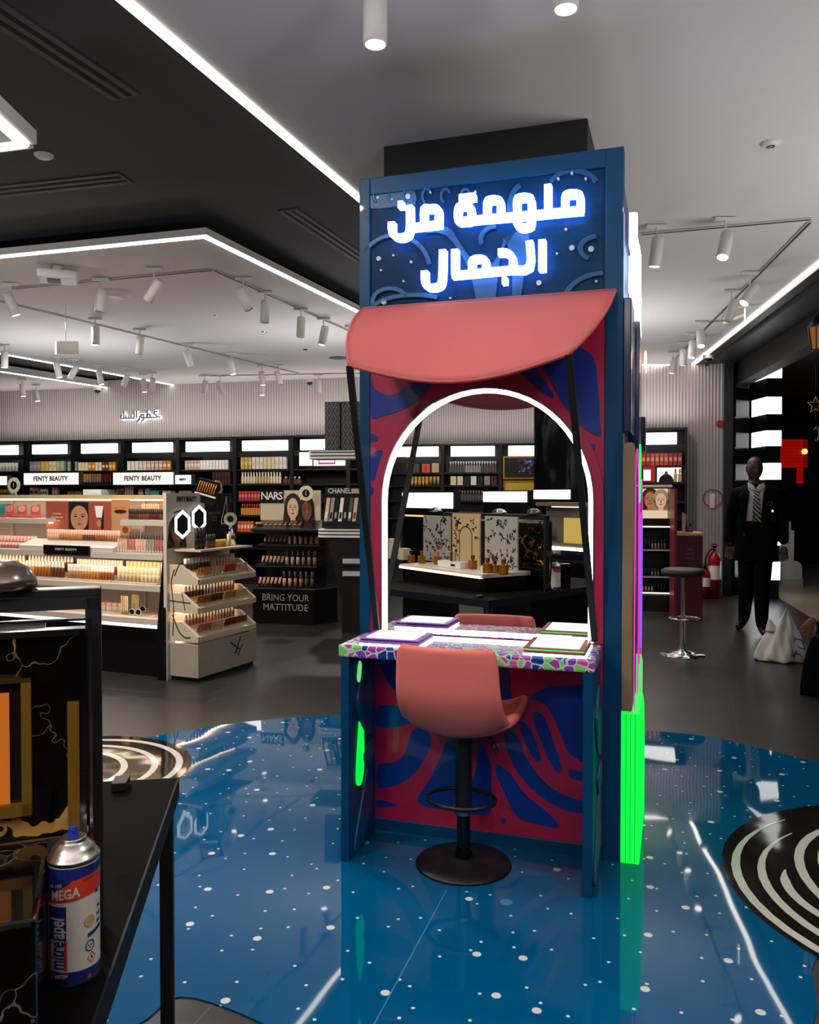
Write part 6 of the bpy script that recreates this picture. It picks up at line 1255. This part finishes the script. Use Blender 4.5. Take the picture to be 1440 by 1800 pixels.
J = [((0, 0, .95), (.155, .105)), ((0, .0, 1.12), (.15, .105)), ((0, .01, 1.30), (.175, .115)), ((0, .01, 1.43), (.15, .095)), ((-.01, -.0, 1.53), .068), ((-.015, -.005, 1.60), .062),
     ((-.195, .01, 1.43), .078), ((-.245, .03, 1.17), .068), ((-.258, -.03, .92), .050), ((.195, .01, 1.43), .078), ((.25, .04, 1.17), .070), ((.268, -.02, .91), .050),
     ((-.075, .02, .90), .112), ((-.08, .06, .49), .086), ((-.10, .22, .13), .066), ((-.13, .14, .045), (.045, .04)), ((-.17, .04, .035), (.045, .03)),
     ((.075, -.02, .90), .112), ((.06, -.13, .49), .086), ((.06, -.16, .12), .066), ((.075, -.26, .045), (.05, .04)), ((.095, -.36, .035), (.045, .03))]
Ed = [(0, 1), (1, 2), (2, 3), (3, 4), (4, 5), (3, 6), (6, 7), (7, 8), (3, 9), (9, 10), (10, 11), (0, 12), (12, 13), (13, 14), (14, 15), (15, 16), (0, 17), (17, 18), (18, 19), (19, 20), (20, 21)]
jk = MB(); jk.lathe([(.17, .74), (.185, .74), (.19, .85), (.182, 1.0), (.178, 1.15), (0, 1.2), (0, .76), (.17, .74)], (0, 0, 0), suit, 28, sx=1.12, sy=.80)
X_ = head(Matrix.Translation((-.015, -.03, 1.69)) @ Matrix.Rotation(.25, 4, 'Z') @ Matrix.Rotation(.12, 4, 'X')) + hand(Matrix.Translation((-.255, -.03, .90)) @ Matrix.Rotation(.0, 4, 'Z'), .45) + hand(Matrix.Translation((.268, -.02, .89)) @ Matrix.Rotation(pi, 4, 'Z') @ Matrix.Rotation(.1, 4, 'X'), -.5) + [jk]
me = skinmesh(J, Ed, X_, .0075); me.materials.append(suit); me.materials.append(sk); me.materials.append(shoe)
for p_ in me.polygons:
    c = p_.center; p_.material_index = 1 if (c.z > 1.535 or (c.z < .885 and abs(c.x) > .205)) else (2 if c.z < .085 else 0)
o = bpy.data.objects.new('body', me); COL.objects.link(o); o.parent = MAN
def chest_y(x, z): return -.112 - .012 * max(0, 1 - abs(z - 1.28) / .25) + .9 * x * x
def onchest(P, m, off, nm, lab=None):
    import bmesh as bmm
    bm = bmm.new(); bm.faces.new([bm.verts.new((x, 0, z)) for x, z in P]); bmm.ops.triangulate(bm, faces=bm.faces[:])
    for k in range(4): bmm.ops.subdivide_edges(bm, edges=[e for e in bm.edges if e.calc_length() > .03], cuts=1); bmm.ops.triangulate(bm, faces=bm.faces[:])
    for v in bm.verts: x, z = v.co.x, v.co.z; v.co.y = chest_y(x, z) - off + (.045 * max(0, (z - 1.40) / .1) if z > 1.4 else 0)
    me = bpy.data.meshes.new(nm); bm.to_mesh(me); bm.free(); me.materials.append(m); q = bpy.data.objects.new(nm, me); COL.objects.link(q); q.parent = MAN; md = q.modifiers.new('s', 'SOLIDIFY'); md.thickness = .006; md.offset = 1
    if lab: q['label'] = lab
    for p_ in me.polygons: p_.use_smooth = True
    return q
shirt = mat('shirt_white', '#a8a29c', .7, bump=.1, bscale=40)
onchest([(-.075, 1.50), (-.03, 1.50), (.0, 1.47), (.04, 1.50), (.085, 1.50), (.05, 1.25), (.035, 1.03), (-.11, 1.03), (-.10, 1.25)], shirt, .008, 'shirt_front')
onchest([(-.08, 1.50), (-.075, 1.545), (-.02, 1.52), (.0, 1.48), (-.03, 1.46)], shirt, .016, 'collar'); onchest([(.085, 1.50), (.075, 1.545), (.02, 1.52), (.0, 1.48), (.035, 1.46)], shirt, .016, 'collar')
tiem = mat('tie_stripe', '#1c1c22', .5); nt, N, p_ = nodes(tiem); w_ = N.new('ShaderNodeTexWave'); w_.bands_direction = 'DIAGONAL'; w_.inputs['Scale'].default_value = 14; nt.links.new(coords(nt), w_.inputs['Vector']); nt.links.new(mixc(nt, math_(nt, 'GREATER_THAN', w_.outputs['Fac'], .72), '#15151a', '#a8a8a4'), p_.inputs['Base Color'])
onchest([(-.022, 1.49), (.026, 1.49), (.018, 1.455), (.045, 1.10), (.01, 1.02), (-.03, 1.10), (-.012, 1.455)], tiem, .02, 'tie')
onchest([(-.09, 1.50), (-.16, 1.42), (-.15, 1.36), (-.13, 1.36), (-.12, 1.03), (-.10, 1.03), (-.085, 1.25), (-.062, 1.45)], suit, .017, 'lapel'); onchest([(.09, 1.50), (.16, 1.42), (.15, 1.36), (.13, 1.36), (.06, 1.03), (.035, 1.03), (.055, 1.25), (.068, 1.45)], suit, .017, 'lapel')
MB().ribbon(circ(.13, 1.33, .02, 14), .004, chest_y(.13, 1.33) - .022, chest_y(.13, 1.33) - .018, mat('badge_grey', '#4a4a50', .4), closed=True).build('pocket_badge', MAN)
for s in (-1, 1): MB().ball((-.015 + s * .03 + .022, -.108, 1.70), .008, mat('eye_dark', '#2a2420', .2), 10).build('eye', MAN)
MB().box(-.12, chest_y(0, 1.02) - .012, .995, .05, chest_y(0, 1.02) - .004, 1.03, mat('belt', '#1a1410', .4)).build('belt', MAN)
# crouching person at the right edge, arm reaching to the bags
PR = thing('person', 'crouching person in black at the right edge, bare forearm reaching down', 'person', (3.62, 6.35, 0), 0); ska = mat('skin_brown', '#7a5038', .5)
hw = U(1432, 1088, D=6.25) - Vector((3.62, 6.35, 0)); el = U(1482, 1030, D=6.3) - Vector((3.62, 6.35, 0))
J = [((.12, .05, .36), .17), ((.06, .02, .60), .16), ((-.02, 0, .80), .15), ((-.06, -.02, .92), .06), ((-.09, -.04, .98), .055), ((-.10, -.18, .80), .07), (tuple(el), .048), (tuple(hw), .030),
     ((.02, .20, .80), .07), ((-.14, .26, .60), .05), ((-.28, .22, .42), .035), ((-.16, -.12, .42), .09), ((-.02, -.14, .08), .055), ((-.16, -.16, .05), .045), ((-.14, .20, .44), .09), ((.02, .2, .08), .055), ((-.14, .2, .05), .045)]
Ed = [(0, 1), (1, 2), (2, 3), (3, 4), (2, 5), (5, 6), (6, 7), (2, 8), (8, 9), (9, 10), (0, 11), (11, 12), (12, 13), (0, 14), (14, 15), (15, 16)]
dr = (hw - el).normalized(); q_ = Vector((0, 0, -1)).rotation_difference(dr).to_matrix().to_4x4()
X_ = head(Matrix.Translation((-.14, -.04, 1.08)) @ Matrix.Rotation(-pi / 2, 4, 'Z') @ Matrix.Rotation(.5, 4, 'X')) + hand(Matrix.Translation(hw) @ q_, .35) + hand(Matrix.Translation((-.28, .22, .42)) @ Matrix.Rotation(.6, 4, 'Y'), .6)
me = skinmesh(J, Ed, X_, .007); me.materials.append(suit); me.materials.append(ska)
for p_ in me.polygons:
    c = p_.center; near = min(1, ((c - Vector(el)).dot(dr)) / (hw - el).length); p_.material_index = 1 if (c.z > .93 or ((c - Vector(el)).dot(dr) > .05 and (c - Vector(hw)).length < .36 and (Vector(c) - Vector(el) - dr * (Vector(c) - Vector(el)).dot(dr)).length < .09 and c.x < el.x + .02)) else 0
o = bpy.data.objects.new('body', me); COL.objects.link(o); o.parent = PR
MB().lathe([(.0, .13), (.06, .12), (.095, .07), (.105, 0), (.10, -.07), (.07, -.12)], (-.10, -.04, 1.09), mat('hair_black', '#0c0a0a', .6), 20).build('hair', PR)
# carrier bag
pb = U(1373, 1160, 0); t = thing('carrier_bag', 'crumpled white plastic carrier bag with blue scribble standing on the dark floor', 'bag', (pb.x, pb.y, .002))
wbag = mat('bag_plastic', '#c8c2ba', .45, bump=.35, bscale=14); rnd = random.Random(5); ph = [rnd.uniform(0, 6.28) for _ in range(8)]
def bagf(u, v):
    th = 2 * pi * u; r = .205 * (1 - v ** 1.5) ** .75 * (1 + .07 * sin(5 * th + ph[0] + 3 * v) + .05 * sin(9 * th + ph[1] - 4 * v) + .03 * sin(17 * th + 9 * v)); z = .40 * v + .012 * sin(7 * th + ph[2])
    z = max(0, z * (1 + .10 * sin(2 * th + ph[3]) * v)) if v > 0 else 0; r = r * (.93 if v == 0 else 1); x = r * 1.04 * cos(th) + .05 * v * v; y = r * .8 * sin(th)
    if v < .35: r2 = .02 * sin(pi * v / .35); x *= 1 + r2; y *= 1 + r2
    return (x, y, z)
MB().grid(bagf, 72, 26, wbag).build('sack', t, solid=.002)
def hl(u, v): th = 2 * pi * u; r = .035 * (1 - v) + .008; return (-.09 + r * cos(th) * 1.3 - .02 * v, -.02 + r * sin(th), .25 + .10 * v)
MB().grid(hl, 14, 6, wbag).build('handle', t, solid=.002)
b = MB(); bl = mat('scribble_blue', '#1c3a5a', .5)
def onbag(u, v): p = Vector(bagf(u % 1, v)); return p * 1.02 + Vector((0, -.004, .0))
for L in (smooth([(.80, .40), (.81, .50), (.85, .52), (.88, .44), (.90, .36)], 4, False), smooth([(.83, .37), (.86, .32), (.90, .34), (.89, .42)], 4, False), [(.76, .14), (.80, .20), (.84, .16)], [(.78, .10), (.81, .26)]): b.tube([onbag(u_ , v_) for u_, v_ in L], .004, bl, 6)
b.build('printed_scribble', t)
# black handbag in front of the crouching person
p = U(1424, 1229, 0); t = thing('black_handbag', 'soft black handbag with a strap loop at the right edge', 'bag', (p.x + .20, p.y + .12, .001))
def hb(u, v): th = 2 * pi * u; k = (abs(cos(th)) ** 1.2 + abs(sin(th)) ** 1.2) ** -.5; r = 1 - .35 * v ** 2; return (.21 * r * k * cos(th), .12 * r * k * sin(th), .40 * v + .01 * sin(6 * th))
MB().grid(hb, 40, 14, mat('bag_black', '#050405', .9, spec=.1, bump=.1, bscale=40)).build('sack', t, solid=.004); MB().prism(circ(0, 0, .135, 24, .075), .39, .40, mat('bag_black', ''), 'xy').build('flap', t)
MB().tube(smooth([(-.17, -.11, .15), (-.22, -.12, .13), (-.24, -.12, .07), (-.20, -.12, .04), (-.15, -.11, .06)], 4, False), .009, mat('bag_black', '')).build('strap', t); b = MB(); b.prism(circ(-.03, .0, .04, 12, .02), .402, .42, mat('cloth_blue', '#2a5a8a', .6), 'xy'); b.build('blue_lining', t)
